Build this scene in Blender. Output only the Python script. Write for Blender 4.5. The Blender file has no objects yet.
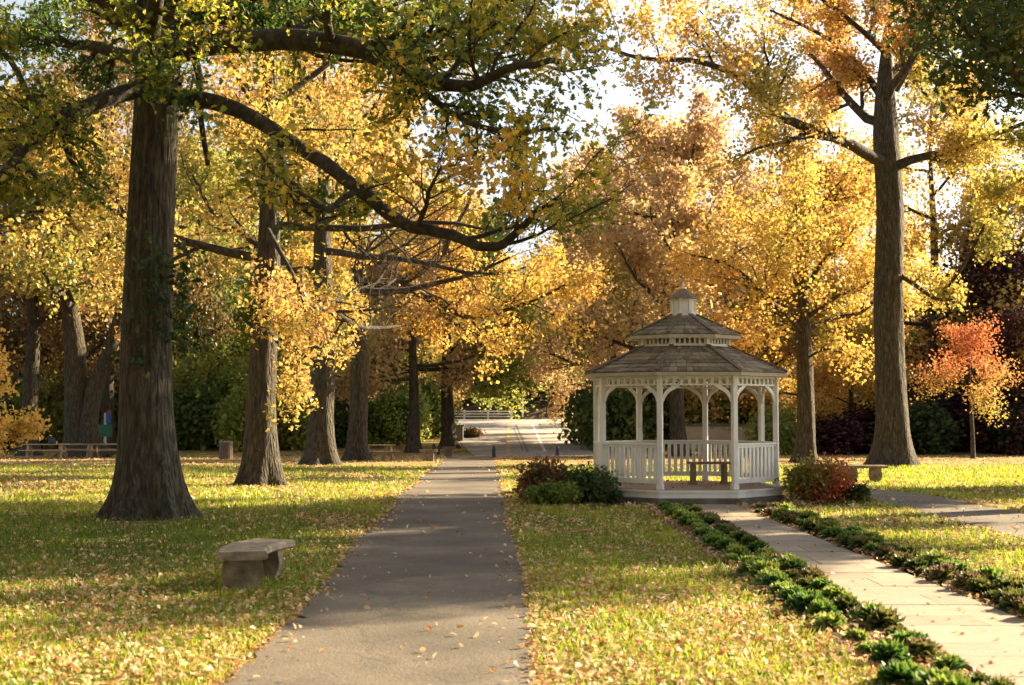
import bpy, math, random
import numpy as np
from mathutils import Vector
PI=math.pi
random.seed(5)
scene=bpy.context.scene
COL=scene.collection
# ------------------------------------------------------------------ camera model
F=1422.0; CX=512.0; CY=342.5; CAMH=1.8
TH=math.atan(69.5/F)
def ray(px,py):
    u=(px-CX)/F; v=(CY-py)/F
    return np.array([u, math.cos(TH)-v*math.sin(TH), math.sin(TH)+v*math.cos(TH)])
def P(px,py,d):
    r=ray(px,py); r=r/r[1]*d
    return (r[0],d,r[2]+CAMH)
# ------------------------------------------------------------------ terrain: height depends on y only
HB=[(-60,0),(30,0),(80,-.73),(84,-.76),(170,.84),(178,.9),(400,4)]
def H(y):
    for (a,za),(b,zb) in zip(HB,HB[1:]):
        if y<=b: return za+(zb-za)*(y-a)/(b-a)
    return HB[-1][1]
def Hn(y): return np.interp(y,[a for a,b in HB],[b for a,b in HB])
def G(px,py):
    r=ray(px,py); r=r/r[1]
    d=5.
    while d<260:
        if CAMH+r[2]*d<=H(d): break
        d+=.02
    return (r[0]*d,d,H(d))
# ------------------------------------------------------------------ materials
def newmat(name):
    m=bpy.data.materials.new(name); m.use_nodes=True
    nt=m.node_tree; nt.nodes.clear()
    out=nt.nodes.new('ShaderNodeOutputMaterial')
    return m,nt,out
def N(nt,t,**k):
    n=nt.nodes.new(t)
    for a,b in k.items():
        if a.startswith('i_'): n.inputs[a[2:].replace('_',' ')].default_value=b
        else: setattr(n,a,b)
    return n
def L(nt,a,b): nt.links.new(a,b)
def ramp(nt,fac,stops):
    r=N(nt,'ShaderNodeValToRGB')
    e=r.color_ramp.elements
    while len(e)<len(stops): e.new(.5)
    for q,(p,c) in zip(e,stops): q.position=p; q.color=(c[0],c[1],c[2],1)
    if fac is not None: L(nt,fac,r.inputs['Fac'])
    return r
def noise(nt,scale,detail=3,vec=None,rough=.55):
    n=N(nt,'ShaderNodeTexNoise'); n.inputs['Scale'].default_value=scale; n.inputs['Detail'].default_value=detail; n.inputs['Roughness'].default_value=rough
    if vec is not None: L(nt,vec,n.inputs['Vector'])
    return n
def objcoord(nt,scale=(1,1,1),geo=False):
    if geo: s=N(nt,'ShaderNodeNewGeometry').outputs['Position']
    else: s=N(nt,'ShaderNodeTexCoord').outputs['Object']
    m=N(nt,'ShaderNodeMapping'); m.inputs['Scale'].default_value=scale
    L(nt,s,m.inputs['Vector']); return m.outputs['Vector']
def leafmat(name,stops,trans=.5,rough=.6,vary=0.):
    m,nt,out=newmat(name)
    at=N(nt,'ShaderNodeAttribute',attribute_name='tint')
    cr=ramp(nt,at.outputs['Fac'],stops)
    if vary:
        oi=N(nt,'ShaderNodeObjectInfo'); ad=N(nt,'ShaderNodeMath',operation='MULTIPLY_ADD'); L(nt,oi.outputs['Random'],ad.inputs[0]); ad.inputs[1].default_value=vary*2; sb=N(nt,'ShaderNodeMath',operation='SUBTRACT'); L(nt,at.outputs['Fac'],sb.inputs[0]); sb.inputs[1].default_value=vary; L(nt,sb.outputs[0],ad.inputs[2]); L(nt,ad.outputs[0],cr.inputs['Fac'])
    d=N(nt,'ShaderNodeBsdfDiffuse'); t=N(nt,'ShaderNodeBsdfTranslucent'); g=N(nt,'ShaderNodeBsdfGlossy')
    g.inputs['Roughness'].default_value=.45
    hs=N(nt,'ShaderNodeHueSaturation'); hs.inputs['Saturation'].default_value=1.0; hs.inputs['Value'].default_value=1.25
    L(nt,cr.outputs['Color'],d.inputs['Color']); L(nt,cr.outputs['Color'],hs.inputs['Color']); L(nt,hs.outputs['Color'],t.inputs['Color'])
    mx=N(nt,'ShaderNodeMixShader'); mx.inputs[0].default_value=trans
    L(nt,d.outputs[0],mx.inputs[1]); L(nt,t.outputs[0],mx.inputs[2])
    m2=N(nt,'ShaderNodeMixShader'); m2.inputs[0].default_value=.035
    L(nt,mx.outputs[0],m2.inputs[1]); L(nt,g.outputs[0],m2.inputs[2])
    L(nt,m2.outputs[0],out.inputs['Surface'])
    return m
def princ(name,stops,scale=8,detail=4,rough=.85,bump=.3,bscale=None,mapping=(1,1,1),attr=None,dist=.02):
    m,nt,out=newmat(name)
    v=objcoord(nt,mapping)
    n=noise(nt,scale,detail,v)
    fac=n.outputs['Fac']
    if attr:
        a=N(nt,'ShaderNodeAttribute',attribute_name=attr)
        mm=N(nt,'ShaderNodeMath',operation='MULTIPLY_ADD'); L(nt,a.outputs['Fac'],mm.inputs[0]); mm.inputs[1].default_value=.6
        mh=N(nt,'ShaderNodeMath',operation='MULTIPLY'); L(nt,n.outputs['Fac'],mh.inputs[0]); mh.inputs[1].default_value=.45
        L(nt,mh.outputs[0],mm.inputs[2]); fac=mm.outputs[0]
    cr=ramp(nt,fac,stops)
    b=N(nt,'ShaderNodeBsdfPrincipled'); b.inputs['Roughness'].default_value=rough
    L(nt,cr.outputs['Color'],b.inputs['Base Color'])
    if bump:
        n2=noise(nt,bscale or scale*3,4,v)
        bp=N(nt,'ShaderNodeBump'); bp.inputs['Strength'].default_value=bump; bp.inputs['Distance'].default_value=dist
        L(nt,n2.outputs['Fac'],bp.inputs['Height']); L(nt,bp.outputs[0],b.inputs['Normal'])
    L(nt,b.outputs[0],out.inputs['Surface'])
    return m
M={}
M['gold']=leafmat('gold_leaf',[(0,(.10,.14,.03)),(.25,(.28,.26,.05)),(.55,(.52,.37,.09)),(.8,(.56,.34,.11)),(1,(.38,.19,.07))],.5)
M['oakg']=leafmat('oak_leaf',[(0,(.05,.10,.018)),(.35,(.14,.19,.025)),(.6,(.50,.40,.04)),(.85,(.62,.38,.05)),(1,(.48,.22,.05))],.55)
M['darkg']=leafmat('green_leaf',[(0,(.018,.04,.012)),(.5,(.04,.075,.018)),(.85,(.10,.13,.025)),(1,(.30,.25,.04))],.35)
M['tan']=leafmat('russet_leaf',[(0,(.27,.17,.09)),(.4,(.42,.28,.14)),(.7,(.52,.36,.17)),(1,(.54,.43,.16))],.5)
M['rust']=leafmat('dull_autumn_leaf',[(0,(.07,.09,.03)),(.4,(.20,.14,.05)),(.7,(.34,.21,.08)),(1,(.42,.30,.07))],.45)
M['olive']=leafmat('olive_leaf',[(0,(.09,.15,.035)),(.4,(.24,.31,.06)),(.75,(.38,.38,.08)),(1,(.55,.42,.08))],.5)
M['orange']=leafmat('orange_leaf',[(0,(.38,.34,.07)),(.35,(.46,.28,.08)),(.7,(.54,.23,.08)),(1,(.50,.15,.06))],.4)
M['plum']=leafmat('plum_leaf',[(0,(.022,.008,.012)),(.6,(.06,.018,.02)),(1,(.14,.05,.03))],.3)
M['yellow']=leafmat('yellow_leaf',[(0,(.26,.28,.05)),(.35,(.54,.39,.08)),(.75,(.60,.36,.09)),(1,(.50,.27,.08))],.5)
M['grass']=leafmat('grass_blade',[(0,(.05,.10,.010)),(.5,(.20,.27,.018)),(1,(.46,.44,.05))],.55)
M['litter']=leafmat('fallen_leaf',[(0,(.22,.085,.03)),(.3,(.42,.22,.08)),(.6,(.62,.44,.22)),(1,(.78,.64,.42))],.25)
M['redshrub']=leafmat('shrub_red_leaf',[(0,(.08,.11,.025)),(.4,(.34,.32,.05)),(.62,(.38,.14,.05)),(1,(.46,.06,.05))],.4)
M['bronze']=leafmat('shrub_bronze_leaf',[(0,(.10,.13,.03)),(.5,(.24,.10,.05)),(1,(.42,.16,.09))],.35)
M['kgreen']=leafmat('kale_green',[(0,(.025,.075,.02)),(.3,(.05,.13,.035)),(.6,(.12,.21,.03)),(1,(.30,.35,.07))],.35,vary=.3)
M['kpurple']=leafmat('kale_purple',[(0,(.02,.035,.012)),(.55,(.07,.10,.02)),(.8,(.16,.16,.035)),(1,(.14,.09,.06))],.35,vary=.3)
def barkmat():
    m,nt,out=newmat('bark')
    v=objcoord(nt,(2.2,2.2,.4)); v1=objcoord(nt)
    n=noise(nt,7,7,v,.6); cr=ramp(nt,n.outputs['Fac'],[(.32,(.014,.012,.008)),(.5,(.05,.041,.027)),(.72,(.14,.118,.08))])
    mo=noise(nt,1.3,6,v1,.7); mr=N(nt,'ShaderNodeMapRange'); mr.inputs['From Min'].default_value=.52; mr.inputs['From Max'].default_value=.66; mr.inputs['To Max'].default_value=.6; L(nt,mo.outputs['Fac'],mr.inputs['Value'])
    mx=N(nt,'ShaderNodeMixRGB'); L(nt,mr.outputs[0],mx.inputs[0]); L(nt,cr.outputs[0],mx.inputs[1]); mx.inputs[2].default_value=(.045,.058,.022,1)
    li=noise(nt,9,4,v1,.6); ml=N(nt,'ShaderNodeMapRange'); ml.inputs['From Min'].default_value=.64; ml.inputs['From Max'].default_value=.72; ml.inputs['To Max'].default_value=.55; L(nt,li.outputs['Fac'],ml.inputs['Value'])
    m2=N(nt,'ShaderNodeMixRGB'); L(nt,ml.outputs[0],m2.inputs[0]); L(nt,mx.outputs[0],m2.inputs[1]); m2.inputs[2].default_value=(.20,.20,.15,1)
    b=N(nt,'ShaderNodeBsdfPrincipled'); b.inputs['Roughness'].default_value=.95; L(nt,m2.outputs[0],b.inputs['Base Color'])
    vo=N(nt,'ShaderNodeTexVoronoi',feature='DISTANCE_TO_EDGE'); vo.inputs['Scale'].default_value=6; wn=noise(nt,2,3,v); va=N(nt,'ShaderNodeMixRGB'); va.inputs[0].default_value=.2; L(nt,v,va.inputs[1]); L(nt,wn.outputs['Color'],va.inputs[2]); L(nt,va.outputs[0],vo.inputs['Vector'])
    ad=N(nt,'ShaderNodeMath',operation='MULTIPLY_ADD'); L(nt,vo.outputs['Distance'],ad.inputs[0]); ad.inputs[1].default_value=1.6; L(nt,n.outputs['Fac'],ad.inputs[2])
    bp=N(nt,'ShaderNodeBump'); bp.inputs['Strength'].default_value=1; bp.inputs['Distance'].default_value=.09; L(nt,ad.outputs[0],bp.inputs['Height']); L(nt,bp.outputs[0],b.inputs['Normal'])
    L(nt,b.outputs[0],out.inputs['Surface']); return m
M['bark']=barkmat()
M['bushg']=leafmat('bush_leaf',[(0,(.03,.065,.018)),(.45,(.10,.16,.035)),(.75,(.20,.24,.05)),(1,(.36,.34,.08))],.4)
M['wood2']=princ('timber',[(.3,(.30,.20,.12)),(.7,(.48,.35,.22))],scale=9,rough=.85,bump=.3,mapping=(1,6,6))
M['limb']=princ('limb_bark',[(.3,(.012,.010,.007)),(.5,(.036,.029,.020)),(.75,(.09,.075,.055))],scale=7,detail=6,bump=.9,bscale=14,rough=.95,dist=.04)
M['white']=princ('white_paint',[(.3,(.64,.63,.58)),(.48,(.76,.76,.72)),(.65,(.80,.80,.77))],scale=3.5,detail=7,rough=.6,bump=.2)
M['trim']=princ('weathered_trim',[(.3,(.33,.29,.21)),(.7,(.46,.41,.31))],scale=6,rough=.8,bump=.15)
M['shingle']=princ('wood_shingle',[(.15,(.06,.043,.024)),(.45,(.15,.112,.066)),(.85,(.38,.31,.205))],scale=14,rough=.9,bump=.5,bscale=40,attr='tint',mapping=(1,1,1))
M['concrete']=princ('concrete_base',[(.3,(.09,.08,.06)),(.7,(.20,.18,.14))],scale=4,rough=.95,bump=.4,bscale=30)
M['deck']=princ('deck_boards',[(.3,(.25,.16,.10)),(.7,(.40,.27,.17))],scale=5,rough=.8,bump=.2,mapping=(8,1,1))
M['stone']=princ('bench_stone',[(.3,(.10,.085,.06)),(.5,(.20,.165,.115)),(.72,(.34,.29,.21))],scale=7,detail=6,rough=.95,bump=.7,bscale=45)
M['wood']=princ('weathered_wood',[(.3,(.16,.11,.07)),(.7,(.34,.25,.17))],scale=9,rough=.85,bump=.3,mapping=(1,6,6))
M['slab']=princ('flagstone',[(.2,(.17,.135,.095)),(.5,(.235,.195,.14)),(.8,(.29,.25,.185))],scale=3,rough=.85,bump=.3,bscale=25,attr='tint')
M['bin']=princ('bin_brown',[(.3,(.10,.07,.05)),(.7,(.17,.12,.09))],scale=9,rough=.7,bump=.2)
M['black']=princ('black_metal',[(.3,(.015,.017,.02)),(.7,(.03,.033,.04))],scale=9,rough=.5,bump=.05)
M['greensign']=princ('sign_green',[(.3,(.012,.11,.06)),(.7,(.018,.14,.075))],scale=2,rough=.5,bump=0)
M['blue']=princ('sign_blue',[(.3,(.03,.08,.28)),(.7,(.04,.1,.32))],scale=2,rough=.5,bump=0)
M['red']=princ('sign_red',[(.3,(.35,.03,.03)),(.7,(.42,.04,.03))],scale=2,rough=.5,bump=0)
M['lightblue']=princ('pole_paint',[(.3,(.42,.52,.56)),(.7,(.5,.6,.64))],scale=2,rough=.5,bump=0)
M['wall']=princ('garden_wall',[(.3,(.42,.34,.24)),(.7,(.55,.46,.34))],scale=2,rough=.95,bump=.3,bscale=20)
M['tile']=princ('cap_tile',[(.3,(.10,.10,.10)),(.7,(.2,.2,.2))],scale=5,rough=.8,bump=.2)
M['denim']=princ('dark_cloth',[(.3,(.02,.03,.06)),(.7,(.04,.05,.09))],scale=12,rough=.9,bump=.3)
M['mulch']=princ('mulch',[(.3,(.07,.04,.025)),(.55,(.17,.10,.06)),(.75,(.33,.22,.13))],scale=18,detail=6,rough=1,bump=1,bscale=30,dist=.04)
M['hill']=princ('wooded_ground',[(.3,(.02,.02,.01)),(.55,(.07,.05,.025)),(.75,(.14,.10,.05))],scale=.6,detail=8,rough=1,bump=.5)
M['yline']=princ('yellow_line',[(.35,(.36,.30,.20)),(.6,(.60,.36,.08))],scale=1.5,rough=.8,bump=0)
M['wline']=princ('white_line',[(.3,(.5,.5,.47)),(.6,(.72,.72,.7))],scale=1.5,rough=.8,bump=0)
M['tar']=princ('tar_seal',[(.3,(.10,.095,.09)),(.7,(.15,.14,.13))],scale=3,rough=.7,bump=0)
def asphalt(name,c0,c1,c2):
    m,nt,out=newmat(name)
    v=objcoord(nt)
    n=noise(nt,.5,5,v); f=noise(nt,60,3,v)
    mx=N(nt,'ShaderNodeMath',operation='MULTIPLY_ADD'); L(nt,f.outputs['Fac'],mx.inputs[0]); mx.inputs[1].default_value=.55
    mh=N(nt,'ShaderNodeMath',operation='MULTIPLY'); L(nt,n.outputs['Fac'],mh.inputs[0]); mh.inputs[1].default_value=.5
    L(nt,mh.outputs[0],mx.inputs[2])
    cr=ramp(nt,mx.outputs[0],[(.38,c0),(.52,c1),(.66,c2)])
    b=N(nt,'ShaderNodeBsdfPrincipled'); b.inputs['Roughness'].default_value=.85
    wn=noise(nt,1.6,4,v); va=N(nt,'ShaderNodeMixRGB'); va.inputs[0].default_value=.25; L(nt,v,va.inputs[1]); L(nt,wn.outputs['Color'],va.inputs[2])
    vo=N(nt,'ShaderNodeTexVoronoi',feature='DISTANCE_TO_EDGE'); vo.inputs['Scale'].default_value=.42; L(nt,va.outputs[0],vo.inputs['Vector'])
    mr=N(nt,'ShaderNodeMapRange'); mr.inputs['From Max'].default_value=.007; mr.inputs['To Min'].default_value=.72; mr.inputs['To Max'].default_value=1; L(nt,vo.outputs['Distance'],mr.inputs['Value'])
    st=noise(nt,.9,5,v,.65); sr=N(nt,'ShaderNodeMapRange'); sr.inputs['From Min'].default_value=.3; sr.inputs['From Max'].default_value=.7; sr.inputs['To Min'].default_value=.72; sr.inputs['To Max'].default_value=1.2; L(nt,st.outputs['Fac'],sr.inputs['Value'])
    mu=N(nt,'ShaderNodeMath',operation='MULTIPLY'); L(nt,mr.outputs[0],mu.inputs[0]); L(nt,sr.outputs[0],mu.inputs[1])
    vm=N(nt,'ShaderNodeVectorMath',operation='SCALE'); L(nt,cr.outputs['Color'],vm.inputs[0]); L(nt,mu.outputs[0],vm.inputs['Scale'])
    L(nt,vm.outputs[0],b.inputs['Base Color'])
    bp=N(nt,'ShaderNodeBump'); bp.inputs['Strength'].default_value=.7; bp.inputs['Distance'].default_value=.012
    f2=noise(nt,45,4,v); L(nt,f2.outputs['Fac'],bp.inputs['Height']); L(nt,bp.outputs[0],b.inputs['Normal'])
    L(nt,b.outputs[0],out.inputs['Surface']); return m
M['asphalt']=asphalt('path_asphalt',(.046,.038,.028),(.10,.083,.061),(.19,.158,.115))
M['road']=asphalt('road_asphalt',(.24,.215,.19),(.32,.29,.26),(.38,.35,.31))
def groundmat():
    m,nt,out=newmat('lawn_with_litter')
    v=objcoord(nt)
    big=noise(nt,.22,4,v); mid=noise(nt,2.2,5,v,.65)
    vo=N(nt,'ShaderNodeTexVoronoi'); vo.inputs['Scale'].default_value=9; L(nt,v,vo.inputs['Vector'])
    sep=N(nt,'ShaderNodeSeparateColor'); L(nt,vo.outputs['Color'],sep.inputs[0])
    litter=ramp(nt,sep.outputs[0],[(0,(.17,.09,.035)),(.4,(.34,.21,.08)),(.75,(.50,.35,.16)),(1,(.62,.48,.26))])
    fine=noise(nt,25,3,v)
    grass=ramp(nt,fine.outputs['Fac'],[(.3,(.045,.075,.01)),(.55,(.13,.17,.02)),(.75,(.25,.26,.04))])
    a=N(nt,'ShaderNodeMath',operation='ADD'); L(nt,big.outputs['Fac'],a.inputs[0]); L(nt,mid.outputs['Fac'],a.inputs[1])
    b_=N(nt,'ShaderNodeMath',operation='MULTIPLY_ADD'); L(nt,sep.outputs[1],b_.inputs[0]); b_.inputs[1].default_value=.45; L(nt,a.outputs[0],b_.inputs[2])
    # more litter with distance from the near lawn
    sx=N(nt,'ShaderNodeSeparateXYZ'); L(nt,v,sx.inputs[0])
    mr=N(nt,'ShaderNodeMapRange'); mr.inputs['From Min'].default_value=18; mr.inputs['From Max'].default_value=48; mr.inputs['To Min'].default_value=0; mr.inputs['To Max'].default_value=.10
    L(nt,sx.outputs['Y'],mr.inputs['Value'])
    c_=N(nt,'ShaderNodeMath',operation='ADD'); L(nt,b_.outputs[0],c_.inputs[0]); L(nt,mr.outputs[0],c_.inputs[1])
    fr=ramp(nt,c_.outputs[0],[(.0,(0,0,0)),(1,(1,1,1))])
    mr2=N(nt,'ShaderNodeMapRange'); mr2.inputs['From Min'].default_value=1.12; mr2.inputs['From Max'].default_value=1.36; L(nt,c_.outputs[0],mr2.inputs['Value'])
    mix=N(nt,'ShaderNodeMix',data_type='RGBA'); L(nt,mr2.outputs[0],mix.inputs['Factor']); L(nt,grass.outputs[0],mix.inputs['A']); L(nt,litter.outputs[0],mix.inputs['B'])
    d=N(nt,'ShaderNodeBsdfPrincipled'); d.inputs['Roughness'].default_value=1; d.inputs['Specular IOR Level'].default_value=.1
    L(nt,mix.outputs['Result'],d.inputs['Base Color'])
    bp=N(nt,'ShaderNodeBump'); bp.inputs['Strength'].default_value=1; bp.inputs['Distance'].default_value=.06
    ad=N(nt,'ShaderNodeMath',operation='ADD'); L(nt,fine.outputs['Fac'],ad.inputs[0]); L(nt,vo.outputs['Distance'],ad.inputs[1])
    L(nt,ad.outputs[0],bp.inputs['Height']); L(nt,bp.outputs[0],d.inputs['Normal'])
    L(nt,d.outputs[0],out.inputs['Surface']); return m
M['ground']=groundmat()
# ------------------------------------------------------------------ mesh helpers
def mesh_np(name,V,Fc,nper,tint=None,smooth=False):
    """V (n,3) floats, Fc flat vertex indices, nper = verts per face (int or array)"""
    V=np.asarray(V,dtype=np.float32); Fc=np.asarray(Fc,dtype=np.int32).ravel()
    me=bpy.data.meshes.new(name)
    nf=len(Fc)//nper if isinstance(nper,int) else len(nper)
    tot=np.full(nf,nper,dtype=np.int32) if isinstance(nper,int) else np.asarray(nper,dtype=np.int32)
    st=np.concatenate([[0],np.cumsum(tot)[:-1]]).astype(np.int32)
    me.vertices.add(len(V)); me.vertices.foreach_set('co',V.ravel())
    me.loops.add(len(Fc)); me.loops.foreach_set('vertex_index',Fc)
    me.polygons.add(nf); me.polygons.foreach_set('loop_start',st); me.polygons.foreach_set('loop_total',tot)
    me.polygons.foreach_set('use_smooth',np.full(nf,bool(smooth)))
    if tint is not None:
        a=me.attributes.new('tint','FLOAT','POINT'); a.data.foreach_set('value',np.asarray(tint,dtype=np.float32))
    me.update(calc_edges=True); 
    return me
def link(name,me,mat,parent=None,loc=None,rz=0):
    o=bpy.data.objects.new(name,me); COL.objects.link(o)
    if mat is not None and len(me.materials)==0: me.materials.append(mat)
    if parent is not None: o.parent=parent
    if loc is not None: o.location=loc
    if rz: o.rotation_euler=(0,0,rz)
    return o
def tag(o,label=None,cat=None,group=None,kind=None):
    if label: o['label']=label
    if cat: o['category']=cat
    if group: o['group']=group
    if kind: o['kind']=kind
    return o
def thing(name,label,cat,loc=(0,0,0),rz=0,group=None):
    o=bpy.data.objects.new(name,None); COL.objects.link(o); o.empty_display_size=.2
    o.location=loc; o.rotation_euler=(0,0,rz)
    return tag(o,label,cat,group)
class MB:
    """collects solids into one mesh"""
    def __init__(s): s.v=[]; s.f=[]; s.n=[]; s.t=[]; s.c=0
    def add(s,V,Fs,t=.5):
        V=[tuple(a) for a in V]
        s.v+=V; s.t+=[t]*len(V)
        for f in Fs: s.f+=[i+s.c for i in f]; s.n.append(len(f))
        s.c+=len(V)
    def box(s,c,size,rz=0,t=.5,ax=None,ch=0.0):
        """oriented box; ax=(X,Y,Z) unit vectors overrides rz"""
        hx,hy,hz=[q/2 for q in size]
        if ax is None:
            X=np.array([math.cos(rz),math.sin(rz),0]);Y=np.array([-math.sin(rz),math.cos(rz),0]);Z=np.array([0,0,1.])
        else: X,Y,Z=[np.array(a,dtype=float) for a in ax]
        c=np.array(c,dtype=float)
        b=min(hx,hy,hz)*.18 if ch==0 else ch
        # chamfered along all vertical-ish edges: 8-gon prism profile in X-Y, closed in Z
        prof=[(hx-b,-hy),(hx,-hy+b),(hx,hy-b),(hx-b,hy),(-hx+b,hy),(-hx,hy-b),(-hx,-hy+b),(-hx+b,-hy)]
        V=[c+X*p+Y*q-Z*hz for p,q in prof]+[c+X*p+Y*q+Z*hz for p,q in prof]
        Fs=[list(range(7,-1,-1)),list(range(8,16))]+[[i,(i+1)%8,(i+1)%8+8,i+8] for i in range(8)]
        s.add(V,Fs,t)
    def bar(s,a,b,w,h,t=.5):
        a=np.array(a,dtype=float);b=np.array(b,dtype=float);d=b-a;Ln=np.linalg.norm(d);d/=Ln
        up=np.array([0,0,1.]); 
        if abs(d[2])>.95: up=np.array([1.,0,0])
        X=np.cross(d,up);X/=np.linalg.norm(X);Y=np.cross(X,d)
        s.box((a+b)/2,(w,h,Ln),ax=(X,Y,d),t=t)
    def prism(s,poly,z0,z1,ax=None,o=(0,0,0),t=.5):
        """poly of (a,b); extruded along third axis from z0 to z1"""
        if ax is None: ax=((1,0,0),(0,1,0),(0,0,1))
        X,Y,Z=[np.array(a,dtype=float) for a in ax]; o=np.array(o,dtype=float)
        n=len(poly)
        V=[o+X*p+Y*q+Z*z0 for p,q in poly]+[o+X*p+Y*q+Z*z1 for p,q in poly]
        s.add(V,[list(range(n-1,-1,-1)),list(range(n,2*n))]+[[i,(i+1)%n,(i+1)%n+n,i+n] for i in range(n)],t)
    def lathe(s,prof,n=12,c=(0,0,0),t=.5,rot=0):
        c=np.array(c,dtype=float);V=[];Fs=[]
        for r,z in prof:
            for k in range(n):
                a=2*PI*k/n+rot; V.append(c+np.array([r*math.sin(a),r*math.cos(a),z]))
        for i in range(len(prof)-1):
            for k in range(n):
                k2=(k+1)%n; Fs.append([i*n+k2,i*n+k,(i+1)*n+k,(i+1)*n+k2])
        Fs.append(list(range(n))); Fs.append([(len(prof)-1)*n+k for k in range(n-1,-1,-1)])
        s.add(V,Fs,t)
    def build(s,name,mat,parent=None,smooth=False,loc=None,rz=0):
        me=mesh_np(name,s.v,s.f,s.n,s.t,smooth)
        return link(name,me,mat,parent,loc,rz)
# ------------------------------------------------------------------ leaves (vectorised)
def lown(p,seed,sc=.35):
    rs=np.random.RandomState(seed); v=np.zeros(len(p))
    for k in range(5):
        w=rs.normal(size=3)*sc*(1+k*.8); v+=np.sin(p@w+rs.rand()*6.28)/(1+.5*k)
    return v/2.2
def leafmesh(name,pos,size,tint,rng,fold=True,flat=0.0,aspect=.75):
    n=len(pos)
    nrm=rng.normal(size=(n,3)); nrm[:,2]=nrm[:,2]*(1+0)+flat*2.0
    nrm/=np.linalg.norm(nrm,axis=1,keepdims=True)
    t=rng.normal(size=(n,3)); t-=nrm*(t*nrm).sum(1,keepdims=True); t/=np.linalg.norm(t,axis=1,keepdims=True)
    b=np.cross(nrm,t)
    s=(size*rng.uniform(.45,1.5,n))[:,None]
    if fold:
        # six-sided leaf folded along its midrib, tip drooping
        h=[(-.30,.14,.03),(-.18,.36,.10),(-.02,.15,.04),(.12,.34,.06),(.26,.13,.0),(.36,.22,-.02)]
        k=[(-.5,0,0)]+h+[(.58,0,-.12)]+[(a,-c,e) for a,c,e in h[::-1]]
        V=np.stack([pos+s*(t*a+b*(c*aspect/.7)+nrm*e) for a,c,e in k],1).reshape(-1,3)
        base=(np.arange(n)*14)[:,None]
        Fq=np.concatenate([base+np.array([0,7,6,5,4,3,2,1]),base+np.array([0,13,12,11,10,9,8,7])],1).ravel()
        return mesh_np(name,V,Fq,8,np.repeat(tint,14))
    k=[(-.5,0,0),(0,.4,.08),(.5,0,-.05),(0,-.4,.08)]
    V=np.stack([pos+s*(t*a+b*(c*aspect/.7)+nrm*e) for a,c,e in k],1).reshape(-1,3)
    return mesh_np(name,V,np.arange(n*4),4,np.repeat(tint,4))
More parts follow.
